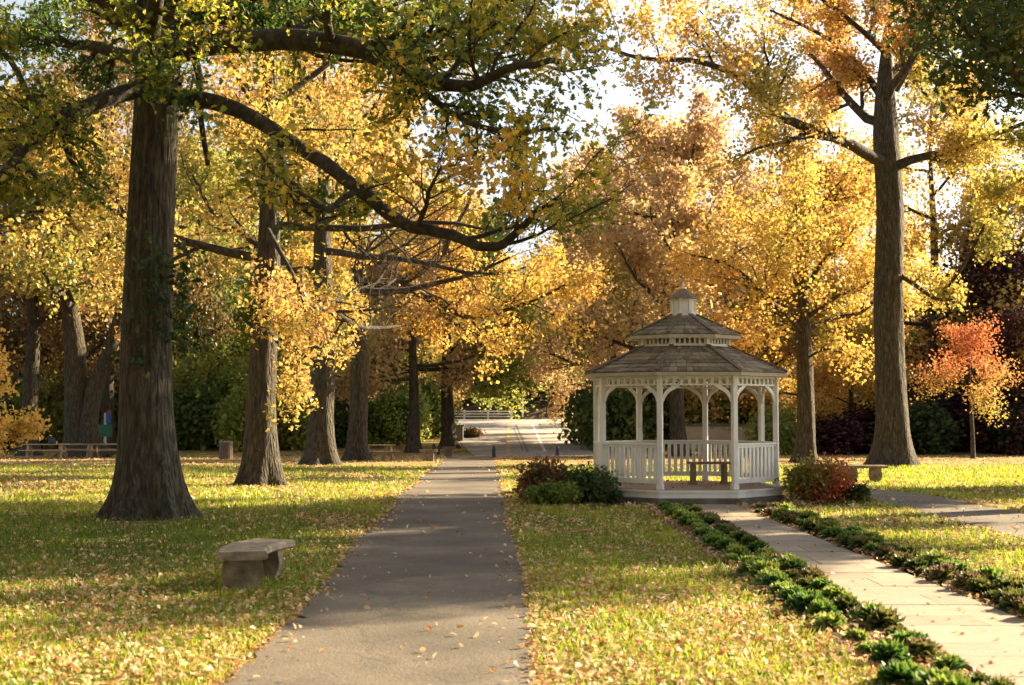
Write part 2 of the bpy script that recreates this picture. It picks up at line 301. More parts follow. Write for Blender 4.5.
# ------------------------------------------------------------------ trees
class Tree:
    def __init__(s,seed,sides=(12,8,5,4,3)):
        s.rng=np.random.RandomState(seed); s.V=[];s.F=[];s.c=0; s.tw=[]; s.sides=sides; s.q={}; s.late={}; s.R=random.Random(seed)
    def tubes(s,pts,R,n,flare=None):
        """pts (K,m,3), R (K,m)"""
        pts=np.asarray(pts,dtype=float); K,m=pts.shape[:2]
        tan=np.gradient(pts,axis=1); tan/=np.linalg.norm(tan,axis=2,keepdims=True)+1e-9
        ref=np.where((np.abs(tan[:,:1,2:3])>.7),np.array([1.,0,0]),np.array([0,0,1.]))*np.ones_like(tan)
        X=np.cross(tan,ref); X/=np.linalg.norm(X,axis=2,keepdims=True)+1e-9
        Y=np.cross(tan,X); a=np.linspace(0,2*PI,n,endpoint=False)
        R=np.asarray(R,dtype=float)[:,:,None]*np.ones((K,m,n))
        if flare is not None: R=R*flare(pts[0],a)[None]
        V=pts[:,:,None,:]+R[...,None]*(np.cos(a)[None,None,:,None]*X[:,:,None,:]+np.sin(a)[None,None,:,None]*Y[:,:,None,:])
        s.V.append(V.reshape(-1,3))
        b=(np.arange(K)*m*n)[:,None,None]; i=(np.arange(m-1)*n)[None,:,None]; k=np.arange(n)[None,None,:]; k2=(k+1)%n
        q=np.stack([b+i+k,b+i+k2,b+i+n+k2,b+i+n+k],-1).reshape(-1,4)+s.c
        s.F.append(q); s.c+=K*m*n
    def tube(s,pts,rad,n,flare=None):
        if flare is not None: s.tubes([pts],[rad],n,flare)
        else: s.q.setdefault((len(pts),n),[]).append((pts,rad))
    def grow(s,p,d,Ln,r,lvl,pr):
        g=s.R.gauss; n=(7,6,5,4,3)[min(lvl,4)]; w=pr['wander']; up=pr['up'][min(lvl,len(pr['up'])-1)]/n; st=Ln/n
        x,y,z=[float(v) for v in p]; a,b,c=[float(v) for v in d]; q=1/math.sqrt(a*a+b*b+c*c); a*=q;b*=q;c*=q
        pts=[(x,y,z)]; dirs=[(a,b,c)]
        for i in range(n):
            a+=g(0,w); b+=g(0,w); c+=g(0,w)+up
            if z<pr.get('floor',-9): c=max(c,.2)
            q=1/math.sqrt(a*a+b*b+c*c); a*=q;b*=q;c*=q
            x+=a*st;y+=b*st;z+=c*st; pts.append((x,y,z)); dirs.append((a,b,c))
        s.limb(pts,dirs,r,r*.3,lvl,pr,Ln)
    def limb(s,pts,dirs,r0,r1,lvl,pr,Ln,tmin=None):
        m=len(pts); R=s.R
        s.tube(pts,[r0+(r1-r0)*i/(m-1) for i in range(m)],s.sides[min(lvl,4)])
        if lvl>=pr['max']:
            for a,b in zip(pts[:-1],pts[1:]): s.tw.append((a,b))
            return
        nc=pr['nc'][lvl]; t0=pr['t0'][lvl] if tmin is None else tmin
        if lvl==pr['max']-1:
            s.tw.append((pts[-2],pts[-1]))
            s.late.setdefault((m,nc,t0,pr['ratio'][lvl],pr['wander']),[]).append((pts,dirs,r0,Ln)); return
        for k in range(nc):
            t=min(t0+(1-t0)*(k+R.random()*.8)/nc,.999)
            x=t*(m-1); i=int(x); f=x-i; A=pts[i];B=pts[i+1]; q=[A[j]*(1-f)+B[j]*f for j in range(3)]
            d=dirs[min(i+1,m-1)]
            ang=R.uniform(.6,1.15)*(1 if t<.93 else .4)
            v=(R.gauss(0,1),R.gauss(0,1),R.gauss(0,1))
            p=(d[1]*v[2]-d[2]*v[1],d[2]*v[0]-d[0]*v[2],d[0]*v[1]-d[1]*v[0]); l=math.sqrt(sum(e*e for e in p))+1e-9
            ca,sa=math.cos(ang),math.sin(ang)/l
            nd=(d[0]*ca+p[0]*sa,d[1]*ca+p[1]*sa,d[2]*ca+p[2]*sa*.75)
            s.grow(q,nd,Ln*pr['ratio'][lvl]*(1.15-.55*t)*R.uniform(.7,1.25),max(.35*r0*(1-t)+.35*(r0+(r1-r0)*t),.008)*.8,lvl+1,pr)
    def finish(s):
        rng=s.rng; A=[np.array([a for a,b in s.tw])]; B=[np.array([b for a,b in s.tw])]
        for (m,nc,t0,ratio,wd),L_ in s.late.items():
            P_=np.array([l[0] for l in L_]);D=np.array([l[1] for l in L_]);r0=np.array([l[2] for l in L_]);Ln=np.array([l[3] for l in L_]); K=len(L_)
            for k in range(nc):
                t=np.minimum(t0+(1-t0)*(k+rng.rand(K)*.8)/nc,.999); x=t*(m-1); i=x.astype(int); f=(x-i)[:,None]; ar=np.arange(K)
                q=P_[ar,i]*(1-f)+P_[ar,i+1]*f; d=D[ar,np.minimum(i+1,m-1)]
                ang=(rng.uniform(.6,1.15,K)*np.where(t<.93,1,.4))[:,None]
                p=np.cross(d,rng.normal(size=(K,3))); p/=np.linalg.norm(p,axis=1,keepdims=True)+1e-9
                nd=d*np.cos(ang)+p*np.sin(ang); ll=Ln*ratio*(1.15-.55*t)*rng.uniform(.7,1.25,K)
                pts=[q]; 
                for j in range(3):
                    nd=nd+rng.normal(size=(K,3))*wd; nd/=np.linalg.norm(nd,axis=1,keepdims=True); pts.append(pts[-1]+nd*(ll/3)[:,None])
                r=np.maximum(.2*r0,.006)
                s.tubes(np.stack(pts,1),r[:,None]*np.array([1,.8,.6,.35])[None],3)
                for a,b in zip(pts[:-1],pts[1:]): A.append(a);B.append(b)
        for (m,n),L_ in s.q.items(): s.tubes(np.array([l[0] for l in L_]),np.array([l[1] for l in L_]),n)
        s.q={}; s.late={}
        s.A=np.concatenate([a for a in A if len(a)]);s.B=np.concatenate([b for b in B if len(b)])
    def leaves(s,n,spread):
        A,B=s.A,s.B
        w=np.linalg.norm(B-A,axis=1); 
        idx=s.rng.choice(len(A),n,p=w/w.sum()); t=s.rng.rand(n)[:,None]
        return A[idx]*(1-t)+B[idx]*t+s.rng.normal(size=(n,3))*spread, idx
def trunkflare(r,lob=5,amt=1.0,hh=.55,ph=0.):
    def f(pts,a):
        z=pts[:,2]-pts[0,2]
        e=np.exp(-z/hh)[:,None]; e2=np.exp(-z/(hh*2.6))[:,None]
        lo=.5+.5*np.cos(a*lob+ph)[None,:]*.8+.2*np.sin(a*(lob+3)+ph*2)[None,:]
        return 1+amt*(e*(.35+.75*lo)+e2*.12)+.035*np.sin(a*7+z[:,None]*.7)+.03*np.sin(a*3+z[:,None]*1.3)
    return f
def make_tree(name,label,base,r,h,mat,seed,limbs=(),nlimb=10,first=5.,spread=7.,pr=None,nleaf=20000,lsize=.15,lspread=.22,lean=(0,0),group=None,sides=None,
              flare=1.,tintfn=None,fold=True,zscale=1.,stem_top=.25,rmin=None,leafcut=None,trunk_pts=None,hh=.55,cat='tree',elev=(.15,.9),lob=5):
    """builds meshes in the tree's own frame (origin at its base)"""
    T=Tree(seed); rng=T.rng
    p=dict(wander=.17,up=(.35,.25,.1,0,0),nc=(9,8,6),t0=(.18,.12,.1),ratio=(.5,.5,.5),max=3)
    if pr: p.update(pr)
    base=np.array(base,dtype=float)
    if trunk_pts is None:
        zs=np.concatenate([[ -.12,0,.12,.25,.4,.6,.85,1.15,1.6,2.2],np.linspace(3,h*.92,14)])
        wob=rng.normal(size=(2,))*.0
        pts=np.stack([lean[0]*zs+.06*np.sin(zs*.7+seed),lean[1]*zs+.06*np.sin(zs*.5+seed*2),zs],1)
        pts[:,0]-=.06*math.sin(seed); pts[:,1]-=.06*math.sin(seed*2)
        rad=r*np.interp(zs,[0,first,h*.92],[1.05,.86,stem_top*.4])
        T.tube(pts,rad,28 if r>.3 else 16,trunkflare(r,lob,flare,hh,seed))
    else:
        for tp,rr,fl in trunk_pts:
            T.tube(np.array(tp),rr,24,trunkflare(r,lob,flare,hh,seed) if fl else None)
        pts=np.array(trunk_pts[0][0]); zs=pts[:,2]
    def at(z): return np.array([np.interp(z,zs,pts[:,0]),np.interp(z,zs,pts[:,1]),z])
    nstem=T.c and sum(len(f) for f in T.F)
    for poly,r0,r1,nch in limbs:
        q=[np.array(a)-base for a in poly]
        # resample for smoothness
        q=catmull(q,4); dirs=[q[min(i+1,len(q)-1)]-q[max(i-1,0)] for i in range(len(q))]
        dirs=[d/np.linalg.norm(d) for d in dirs]
        for i in range(1,len(q)): q[i]=q[i]+rng.normal(size=3)*r0*.05
        Ln=sum(np.linalg.norm(q[i+1]-q[i]) for i in range(len(q)-1))
        pp=dict(p); pp['nc']=(nch,)+tuple(p['nc'][1:]); 
        T.limb(q,dirs,r0,r1,0,pp,Ln*.75,tmin=.25)
    az=rng.rand()*6.28
    for k in range(nlimb):
        z=first+(h*.9-first)*(k/max(nlimb-1,1))**1.1
        az+=2.4+rng.normal()*.25
        el=elev[0]+(elev[1]-elev[0])*(k/max(nlimb-1,1))+rng.normal()*.08
        Ln=spread*(1-.55*(k/max(nlimb-1,1))**1.5)*rng.uniform(.85,1.15)
        d=(math.cos(az)*math.cos(el),math.sin(az)*math.cos(el),math.sin(el))
        T.grow(at(z),d,Ln,max(r*.36*(1-.6*k/max(nlimb,1)),.03),0,p)
    T.finish()
    V=np.concatenate(T.V);Fq=np.concatenate(T.F)
    tm=mesh_np(name+'_trunk',V,Fq,4,smooth=True); tm.materials.append(M['bark']); tm.materials.append(M['limb'])
    mi=np.ones(len(Fq),dtype=np.int32); mi[:nstem]=0; tm.polygons.foreach_set('material_index',mi)
    lp,idx=T.leaves(nleaf,lspread)
    tint=.48+.30*lown(lp,seed+7,.45)+rng.normal(size=len(lp))*.14
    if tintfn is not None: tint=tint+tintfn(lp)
    if leafcut is not None:
        k=leafcut(lp); lp=lp[k]; tint=tint[k]
    lm=leafmesh(name+'_crown',lp,lsize,np.clip(tint,0,1),rng,fold=fold,flat=.25); lm.materials.append(M[mat])
    root=thing(name,label,cat,tuple(base),0,group)
    link('trunk',tm,None,root); link('crown',lm,None,root)
    return root
def catmull(q,k):
    out=[]; n=len(q)
    for i in range(n-1):
        p0=q[max(i-1,0)];p1=q[i];p2=q[i+1];p3=q[min(i+2,n-1)]
        for j in range(k):
            t=j/k; out.append(.5*((2*p1)+(-p0+p2)*t+(2*p0-5*p1+4*p2-p3)*t*t+(-p0+3*p1-3*p2+p3)*t**3))
    out.append(q[-1]); return out
def copy_tree(src,loc,rz,sc,mat,label,group,name=None):
    r=src.copy(); COL.objects.link(r); r.location=loc; r.rotation_euler=(0,0,rz); r.scale=(sc[0],sc[0],sc[1])
    r['label']=label; 
    if group: r['group']=group
    if name: r.name=name
    for c in src.children:
        q=c.copy(); COL.objects.link(q); q.parent=r
        if c.name.startswith('crown') and mat:
            q.material_slots[0].link='OBJECT'; q.material_slots[0].material=M[mat]
    return r
# ================================================================== GROUND, PATHS
ys=sorted(set([b[0] for b in HB]+list(range(-60,401,10))))
def sheet(name,mat,edge,y0,y1,dz,step=1.0,kind='structure',nx=1,jit=0,seed=1):
    """strip following the terrain; edge(y)->(xl,xr)"""
    st=sorted(set([y0,y1]+[b[0] for b in HB if y0<b[0]<y1]+list(np.arange(y0,y1,step))))
    rng=np.random.RandomState(seed); V=[];Fs=[]
    for y in st:
        xl,xr=edge(y); 
        xl+=rng.normal()*jit; xr+=rng.normal()*jit
        for i in range(nx+1): V.append((xl+(xr-xl)*i/nx,y,H(y)+dz))
    for j in range(len(st)-1):
        for i in range(nx):
            a=j*(nx+1)+i; Fs+=[a,a+1,a+nx+2,a+nx+1]
    me=mesh_np(name,V,Fs,4); return tag(link(name,me,mat),kind=kind)
sheet('ground',M['ground'],lambda y:(-260,260),-60,400,0,10)
PD=(485-512)/F
def path_edge(y):
    # left and right edge in the photograph's ground perspective
    xl=-1.62+PD*(y-9.4)-.0018*(y-9.4)*0; xr=.20+PD*(y-9.4)+0
    return xl,xr
# measured edges: left (230,685)->(440,462) right (540,685)->(497,462)
A0,A1=G(232,685),G(432,470); B0,B1=G(541,685),G(497,470)
def path_edge(y):
    t=(y-A0[1])/(A1[1]-A0[1]); u=(y-B0[1])/(B1[1]-B0[1])
    return A0[0]+(A1[0]-A0[0])*t+.05*math.sin(y*.55), B0[0]+(B1[0]-B0[0])*u+.04*math.sin(y*.43+1)
sheet('asphalt_path',M['asphalt'],path_edge,-8,82,.012,.25,jit=.045,nx=1,seed=3)
def walk_edge(y):
    return 3.18+.22*(y-9)/17, 4.40-.13*(y-9)/17
def side_edge(y):
    c=8.15+.012*(y-24)-.0
    if y>31: c-= .10*(y-31)**1.6*.55
    return c-.85,c+.85
sheet('side_path',M['asphalt'],side_edge,4,37.5,.010,.4,jit=.03,seed=8)
# flagstone walkway: slabs with joints
wb=MB(); rng=np.random.RandomState(4); y=5.
def wl(y): return walk_edge(y)[0]
def wr(y): return walk_edge(y)[1]
while y<27.3:
    dy=rng.uniform(.5,.95); y1=min(y+dy,27.45)
    cuts=[0]+([rng.uniform(.3,.7)] if rng.rand()<.75 else [])+[1]
    for a,b in zip(cuts,cuts[1:]):
        g=.004; tl=lambda yy,s: wl(yy)+(wr(yy)-wl(yy))*s
        q=[(tl(y,a)+g,y+g),(tl(y,b)-g,y+g+rng.uniform(-.01,.01)),(tl(y1,b)-g,y1-g),(tl(y1,a)+g,y1-g)]
        wb.prism(q,.004,.03+rng.uniform(-.002,.002),t=.25+.5*rng.rand())
    y=y1
tag(wb.build('flagstone_walkway',M['slab']),kind='structure')
sheet('walkway_bed',M['mulch'],lambda y:(2.45+.03*math.sin(y*2),5.15+.05*math.sin(y*1.7)),5,27.4,.003,.3,jit=.03,seed=2)
# mulch ring round the gazebo
GX,GY=3.55,29.4
mb=MB(); mb.prism([(GX+(3.1+.2*math.sin(k*1.9))*math.cos(k*PI/14),GY+(2.7+.15*math.sin(k*2.3))*math.sin(k*PI/14)) for k in range(28)],-.02,.0035)
tag(mb.build('mulch_bed',M['mulch']),kind='structure')
# road beyond the path
Lp=[G(*q) for q in ((476,456.5),(469,452),(462,444),(456,436),(450,428),(440,421))]
Rp=[G(*q) for q in ((600,456),(592,452),(583,442),(578,434),(575,428),(574,421))]
def road_edge(y):
    return float(np.interp(y,[p[1] for p in Lp],[p[0] for p in Lp])), float(np.interp(y,[p[1] for p in Rp],[p[0] for p in Rp]))
sheet('road',M['road'],road_edge,82,166,.02,2)
sheet('cross_street',M['road'],lambda y:(-60,50),166,176,.024,5)
def mark(name,mat,pa,pb,w,dz=.03):
    a=G(*pa);b=G(*pb)
    e=lambda y:((a[0]+(b[0]-a[0])*(y-a[1])/(b[1]-a[1]))-w/2,(a[0]+(b[0]-a[0])*(y-a[1])/(b[1]-a[1]))+w/2)
    sheet(name,mat,e,a[1],b[1],dz,2)
mark('yellow_road_line',M['yline'],(508,453),(508,423),.22)
mark('white_road_line',M['wline'],(545,452),(532,424),.2)
mark('tar_line',M['tar'],(528,453),(516,425),.16)
mark('tar_line',M['tar'],(523,451),(513,426),.1)
# hill behind
V=[];Fs=[]; nx=40; rows=[(178,0),(186,3),(198,7),(220,12),(260,18)]
rr=np.random.RandomState(3)
for j,(yy,zz) in enumerate(rows):
    for i in range(nx+1): V.append((-200+400*i/nx,yy+rr.normal()*1.5,H(178)-.05+zz*(1+.12*rr.normal()) if j else H(yy)-.2))
for j in range(len(rows)-1):
    for i in range(nx):
        a=j*(nx+1)+i; Fs+=[a,a+1,a+nx+2,a+nx+1]
tag(link('wooded_hill',mesh_np('wooded_hill',V,Fs,4,smooth=True),M['hill']),kind='structure')
# ================================================================== GRASS AND LITTER (stuff)
def scatter(n,y0,y1,pw,seed,margin=1.5):
    """random points on the lawn inside the view, denser near the camera"""
    r=np.random.RandomState(seed)
    y=y0*(y1/y0)**(r.rand(n)**pw)
    x=(r.rand(n)*2-1)*(y*.372+margin)
    return x,y,r
def pe(y):
    t=(y-A0[1])/(A1[1]-A0[1]); u=(y-B0[1])/(B1[1]-B0[1])
    return A0[0]+(A1[0]-A0[0])*t+.05*np.sin(y*.55), B0[0]+(B1[0]-B0[0])*u+.04*np.sin(y*.43+1)
def onpath(x,y,m=0.):
    l,r=pe(y); a=(x>l+m)&(x<r-m)&(y<82)
    wa=(x>3.18+.22*(y-9)/17)&(x<4.40-.13*(y-9)/17)&(y<27.4)
    c=8.15+.012*(y-24)-np.where(y>31,.055*np.maximum(y-31,0)**1.6,0)
    sa=(np.abs(x-c)<.85-m)&(y<37.5)
    return a,wa,sa
def inbed(x,y):
    return ((x>2.5)&(x<5.1)&(y<27.4))|(((x-GX)/3.1)**2+((y-GY)/2.7)**2<1)
x,y,r=scatter(230000,8.2,58,.95,11)
a,wa,sa=onpath(x,y,-.03); cl=lown(np.stack([x,y,0*x],1),3,1.1)+lown(np.stack([x,y,0*x],1),5,.35)
tan_=np.clip((x+1.9)/3,0,1)*np.clip((y-20)/8,0,1)
k=~a&~wa&~sa&~inbed(x,y)&(r.rand(len(x))<np.clip(.62+.5*cl,.12,1))
x,y,cl=x[k],y[k],cl[k]; n=len(x); z=Hn(y)
hgt=r.uniform(.03,.075,n)*(1+y/60); w=.0045*(1+y/14); an=r.rand(n)*6.28; la=r.rand(n)*6.28; le=hgt*r.uniform(.2,.8,n)
V=np.stack([np.stack([x-w*np.cos(an),y-w*np.sin(an),z],1),np.stack([x+w*np.cos(an),y+w*np.sin(an),z],1),np.stack([x+le*np.cos(la),y+le*np.sin(la),z+hgt],1)],1).reshape(-1,3)
me=mesh_np('grass',V,np.arange(3*n),3,np.repeat(np.clip(.45+.2*cl+r.normal(size=n)*.18-.38*np.exp(-((x+6)/5.5)**2-((y-20)/6)**2),0,1),3))  # blade tint darkened on the left lawn, deepening the shade there by colour
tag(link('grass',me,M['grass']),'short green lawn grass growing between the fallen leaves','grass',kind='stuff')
# fallen leaves
def litter(n,y0,y1,pw,seed,size,keep,name,label,growsz=0):
    x,y,r=scatter(n,y0,y1,pw,seed)
    a,wa,sa=onpath(x,y,.02); bed=inbed(x,y)
    c3=np.stack([x,y,0*x],1); cl=lown(c3,21,.5)*.8+lown(c3,22,1.6)*.8
    pr=np.clip(keep+.45*cl,.04,1)
    if y0<20: pr=pr*np.clip((31-y)/9,0,1)+0
    else: pr=pr*np.clip((y-y0)/14,0.05,1)
    right=np.clip((x-.3)/1.5,0,1)*np.clip((27-y)/8,0,1); pr=np.clip(pr+right*.16,0,1)
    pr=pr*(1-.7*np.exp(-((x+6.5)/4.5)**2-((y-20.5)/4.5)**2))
    l,rr=pe(y); edge=np.exp(-np.minimum(np.abs(x-l),np.abs(x-rr))/.3); pr=np.clip(pr+edge*.45,0,1)
    pr=np.where(a,.009+.16*np.exp(-np.minimum(x-l,rr-x).clip(0)/.12),pr); pr=np.where(wa,.02,pr); pr=np.where(sa,.03,pr); pr=np.where(bed&~wa,.75,pr)
    g=((x-GX)**2+(y-GY)**2)<2.1**2
    k=(r.rand(n)<pr)&~g; x,y=x[k],y[k]; m=len(x)
    pos=np.stack([x,y,Hn(y)+.018+r.uniform(0,.035,m)+.012*onpath(x,y)[1]],1)
    onhard=np.any(np.stack(onpath(x,y,.0)),0); pos[:,2]=np.where(onhard,Hn(y)+.035,pos[:,2])
    me=leafmesh(name,pos,size*(1+growsz*(y-10)/20),np.clip(.5+r.normal(size=m)*.27,0,1),r,fold=True,flat=.9,aspect=.85)
    tag(link(name,me,M['litter']),label,'fallen leaves',kind='stuff')
litter(90000,8.2,31,.95,31,.044,.27,'fallen_leaves','tan and orange fallen leaves scattered over the near lawn and path')
litter(85000,21,84,.85,32,.08,.46,'fallen_leaves','pale carpet of fallen leaves over the far lawn under the trees')
# leaves blown onto the gazebo floor
rg=np.random.RandomState(6); nn=170; aa=rg.rand(nn)*6.28; qq=1.75*np.sqrt(rg.rand(nn)); 
pp_=np.stack([3.55+qq*np.cos(aa),29.4+qq*np.sin(aa),np.full(nn,.315)],1); pp_=pp_[(pp_[:,1]>29.2)|(rg.rand(nn)<.25)]
tag(link('fallen_leaves',leafmesh('floor_leaves',pp_,.06,rg.rand(len(pp_))*.6,rg,flat=1.2),M['litter']),'brown leaves blown onto the gazebo floor','fallen leaves',kind='stuff')
# ================================================================== GAZEBO
def gazebo():
    R=1.944; rot=math.radians(-1.5)
    g=thing('gazebo','white octagonal wooden gazebo with two tiered shingle roof and lantern','gazebo',(GX,GY,0),-rot)
    # local frame: angle a measured from +Y towards +X ; front pair at 180+-22.5
    def pt(R,a,z=0): return np.array([R*math.sin(a),R*math.cos(a),z])
    ang=[PI+PI/8+k*PI/4 for k in range(8)]   # 0 front-left, then clockwise seen from above
    FZ=.30
    def octp(R): return [(R*math.sin(a),R*math.cos(a)) for a in ang][::-1]
    b=MB(); b.prism(octp(R+.10),-.1,.135); b.build('foundation',M['concrete'],g)
    b=MB(); b.prism(octp(R+.075),.137,.285); b.prism(octp(R+.10),.245,.283); b.build('skirt_board',M['white'],g)
    b=MB()
    ap=R*math.cos(PI/8)-.02; yy=-ap
    b.prism(octp(R+.03),.287,FZ); b.build('floor',M['deck'],g)
    posts=[]
    for k,a in enumerate(ang):
        m=MB(); c=pt(R-.05,a); rz=-a
        m.box((c[0],c[1],FZ+1.105),(.105,.105,2.21),rz=rz); m.box((c[0],c[1],FZ+.05),(.13,.13,.10),rz=rz)
        posts.append(m.build('post',M['white'],g))
    ZT=2.37
    # top beam + spindle frieze per side, brackets, railings
    fr=MB()
    for k in range(8):
        a0,a1=ang[k],ang[(k+1)%8]; A=pt(R-.05,a0);B=pt(R-.05,a1); d=(B-A)/np.linalg.norm(B-A); Ln=np.linalg.norm(B-A)
        A2=A+d*.055;B2=B-d*.055
        z=np.array([0,0,1.])
        fr.bar(A2+z*2.485,B2+z*2.485,.06,.05); fr.bar(A2+z*2.335,B2+z*2.335,.05,.035)
        nsp=9
        for i in range(nsp):
            c=A2+(B2-A2)*((i+.5)/nsp); fr.box((c[0],c[1],2.406),(.055,.022,.11),rz=math.atan2(d[1],d[0]))
    fr.build('frieze',M['white'],g)
    for k in range(8):
        a0,a1=ang[k],ang[(k+1)%8]; A=pt(R-.05,a0);B=pt(R-.05,a1); d=(B-A)/np.linalg.norm(B-A)
        nrm=np.array([-d[1],d[0],0])
        for (o,s) in ((A,1),(B,-1)):
            X=d*s
            # curved ornamental bracket profile (x away from post, y up)
            pp=[(.052,1.96),(.085,2.02),(.105,2.08),(.15,2.15),(.21,2.20),(.275,2.235),(.32,2.265),(.39,2.317),(.27,2.317),(.20,2.282),(.13,2.235),(.085,2.18),(.052,2.10)]
            m=MB(); m.prism(pp,-.018,.018,ax=(X,(0,0,1),np.cross(X,(0,0,1))),o=o); m.build('bracket',M['white'],g)
    for k in range(8):
        a0,a1=ang[k],ang[(k+1)%8]
        if k==7: continue            # the open side facing the walkway
        A=pt(R-.05,a0);B=pt(R-.05,a1); d=(B-A)/np.linalg.norm(B-A); A2=A+d*.055;B2=B-d*.055; z=np.array([0,0,1.])
        m=MB(); m.bar(A2+z*(FZ+.87),B2+z*(FZ+.87),.09,.035); m.bar(A2+z*(FZ+.825),B2+z*(FZ+.825),.04,.05); br_=MB(); br_.bar(A2+z*(FZ+.16),B2+z*(FZ+.16),.045,.10)
        rl=m.build('railing',M['white'],g)
        br_.build('bottom_rail',M['white'],rl)
        bl=MB()
        for i in range(10):
            c=A2+(B2-A2)*((i+.5)/10); bl.box((c[0],c[1],FZ+.505),(.07,.022,.595),rz=math.atan2(d[1],d[0]))
        bl.build('balusters',M['white'],rl)
    # roofs: stepped shingle courses
    def roof(name,r0,z0,r1,z1,nc,over):
        rf=MB(); rngs=np.random.RandomState(int(r0*100))
        # under deck
        u=MB()
        u.prism(octp(r0-.03),z0-.07,z0-.01); 
        for k in range(8):
            a0,a1=ang[k],ang[(k+1)%8]
            for c in range(nc):
                t0=c/nc; t1=(c+1.25)/nc; t1=min(t1,1.0)
                ra,rb=r0+(r1-r0)*t0,r0+(r1-r0)*t1; za,zb=z0+(z1-z0)*t0,z0+(z1-z0)*t1
                A,B=pt(ra,a0),pt(ra,a1); C_,D=pt(rb,a1),pt(rb,a0)
                w=np.linalg.norm(B-A); s=0.
                while s<1-1e-6:
                    e=min(1.,s+rngs.uniform(.09,.2)/w)
                    if 1-e<.04/w: e=1.
                    g_=.004/w
                    s2,e2=s+g_,e-g_
                    lift=.026+rngs.uniform(0,.008)
                    p0=A+(B-A)*s2; p1=A+(B-A)*e2; p2=D+(C_-D)*e2; p3=D+(C_-D)*s2
                    q=[p0+[0,0,za],p1+[0,0,za],p2+[0,0,zb],p3+[0,0,zb]]
                    tp=[p0+[0,0,za+lift],p1+[0,0,za+lift],p2+[0,0,zb+.004],p3+[0,0,zb+.004]]
                    rf.add(q+tp,[[3,2,1,0],[4,5,6,7],[0,1,5,4],[1,2,6,5],[2,3,7,6],[3,0,4,7]],t=.25+.5*rngs.rand()+.12*math.sin(c*2.1))
                    s=e
        ro=rf.build(name,M['shingle'],g)
        for a in ang:
            hp=MB(); hp.bar(pt(r0+.01,a,z0+.035),pt(r1,a,z1+.035),.09,.022,t=.35)
            hp.build('hip_cap',M['shingle'],ro)
        fa=MB(); 
        for k in range(8):
            A=pt(r0-.01,ang[k],z0-.045);B=pt(r0-.01,ang[(k+1)%8],z0-.045); fa.bar(A,B,.025,.07)
        fa.build('fascia',M['trim'],ro)
        u.build('roof_underside',M['white'],ro)
    roof('lower_roof',2.14,2.585,.94,3.13,7,.1)
    roof('upper_roof',1.20,3.36,.24,3.80,5,.1)
    n=MB()
    Rn=.93
    for k in range(8):
        a0,a1=ang[k],ang[(k+1)%8];A=pt(Rn,a0);B=pt(Rn,a1);d=(B-A)/np.linalg.norm(B-A)
        n.box((A[0],A[1],3.235),(.09,.09,.21),rz=-a0)
        z=np.array([0,0,1.]); n.bar(A+z*3.155,B+z*3.155,.04,.05); n.bar(A+z*3.3,B+z*3.3,.04,.04)
        for i in range(7):
            c=A+(B-A)*((i+.5)/7); n.box((c[0],c[1],3.23),(.04,.02,.11),rz=math.atan2(d[1],d[0]))
    n.build('clerestory',M['white'],g)
    c=MB()
    c.prism(octp(.30),3.76,3.86); c.prism(octp(.245),3.86,4.12); c.prism(octp(.30),4.105,4.135)
    for a in ang:
        p=pt(.25,a); c.box((p[0],p[1],3.99),(.035,.035,.26),rz=-a)
    lan=c.build('lantern',M['white'],g)
    v=MB()
    for k in range(8):
        A=pt(.25,ang[k]);B=pt(.25,ang[(k+1)%8]);mid=(A+B)/2*1.015;d=(B-A)/np.linalg.norm(B-A)
        for i in range(5): v.box((mid[0],mid[1],3.90+i*.045),(.12,.02,.022),rz=math.atan2(d[1],d[0]))
    v.build('louvre',M['white'],lan)
    cp=MB()
    cp.lathe([(.35,4.13),(.33,4.16),(.22,4.24),(.12,4.30),(.03,4.36)],8,rot=PI/8,t=.5); cr=cp.build('lantern_roof',M['shingle'],lan)
    fi=MB(); fi.lathe([(.03,4.34),(.035,4.37),(.015,4.39),(.032,4.42),(.02,4.45),(.002,4.50)],8); fi.build('finial',M['white'],lan)
    return g
gazebo()
# bench / table inside the gazebo
t=thing('wooden_bench','small weathered wooden bench standing inside the white gazebo','bench',(GX+.55,GY+.35,.30),.1)
b=MB(); b.box((0,0,.44),(.85,.12,.045)); b.box((0,.13,.44),(.85,.12,.045)); b.box((0,-.13,.44),(.85,.12,.045)); b.build('seat',M['wood'],t)
for sx in (-.33,.33):
    b=MB(); b.box((sx,0,.205),(.07,.30,.41)); b.box((sx,0,.02),(.12,.36,.04)); b.build('leg',M['wood'],t)
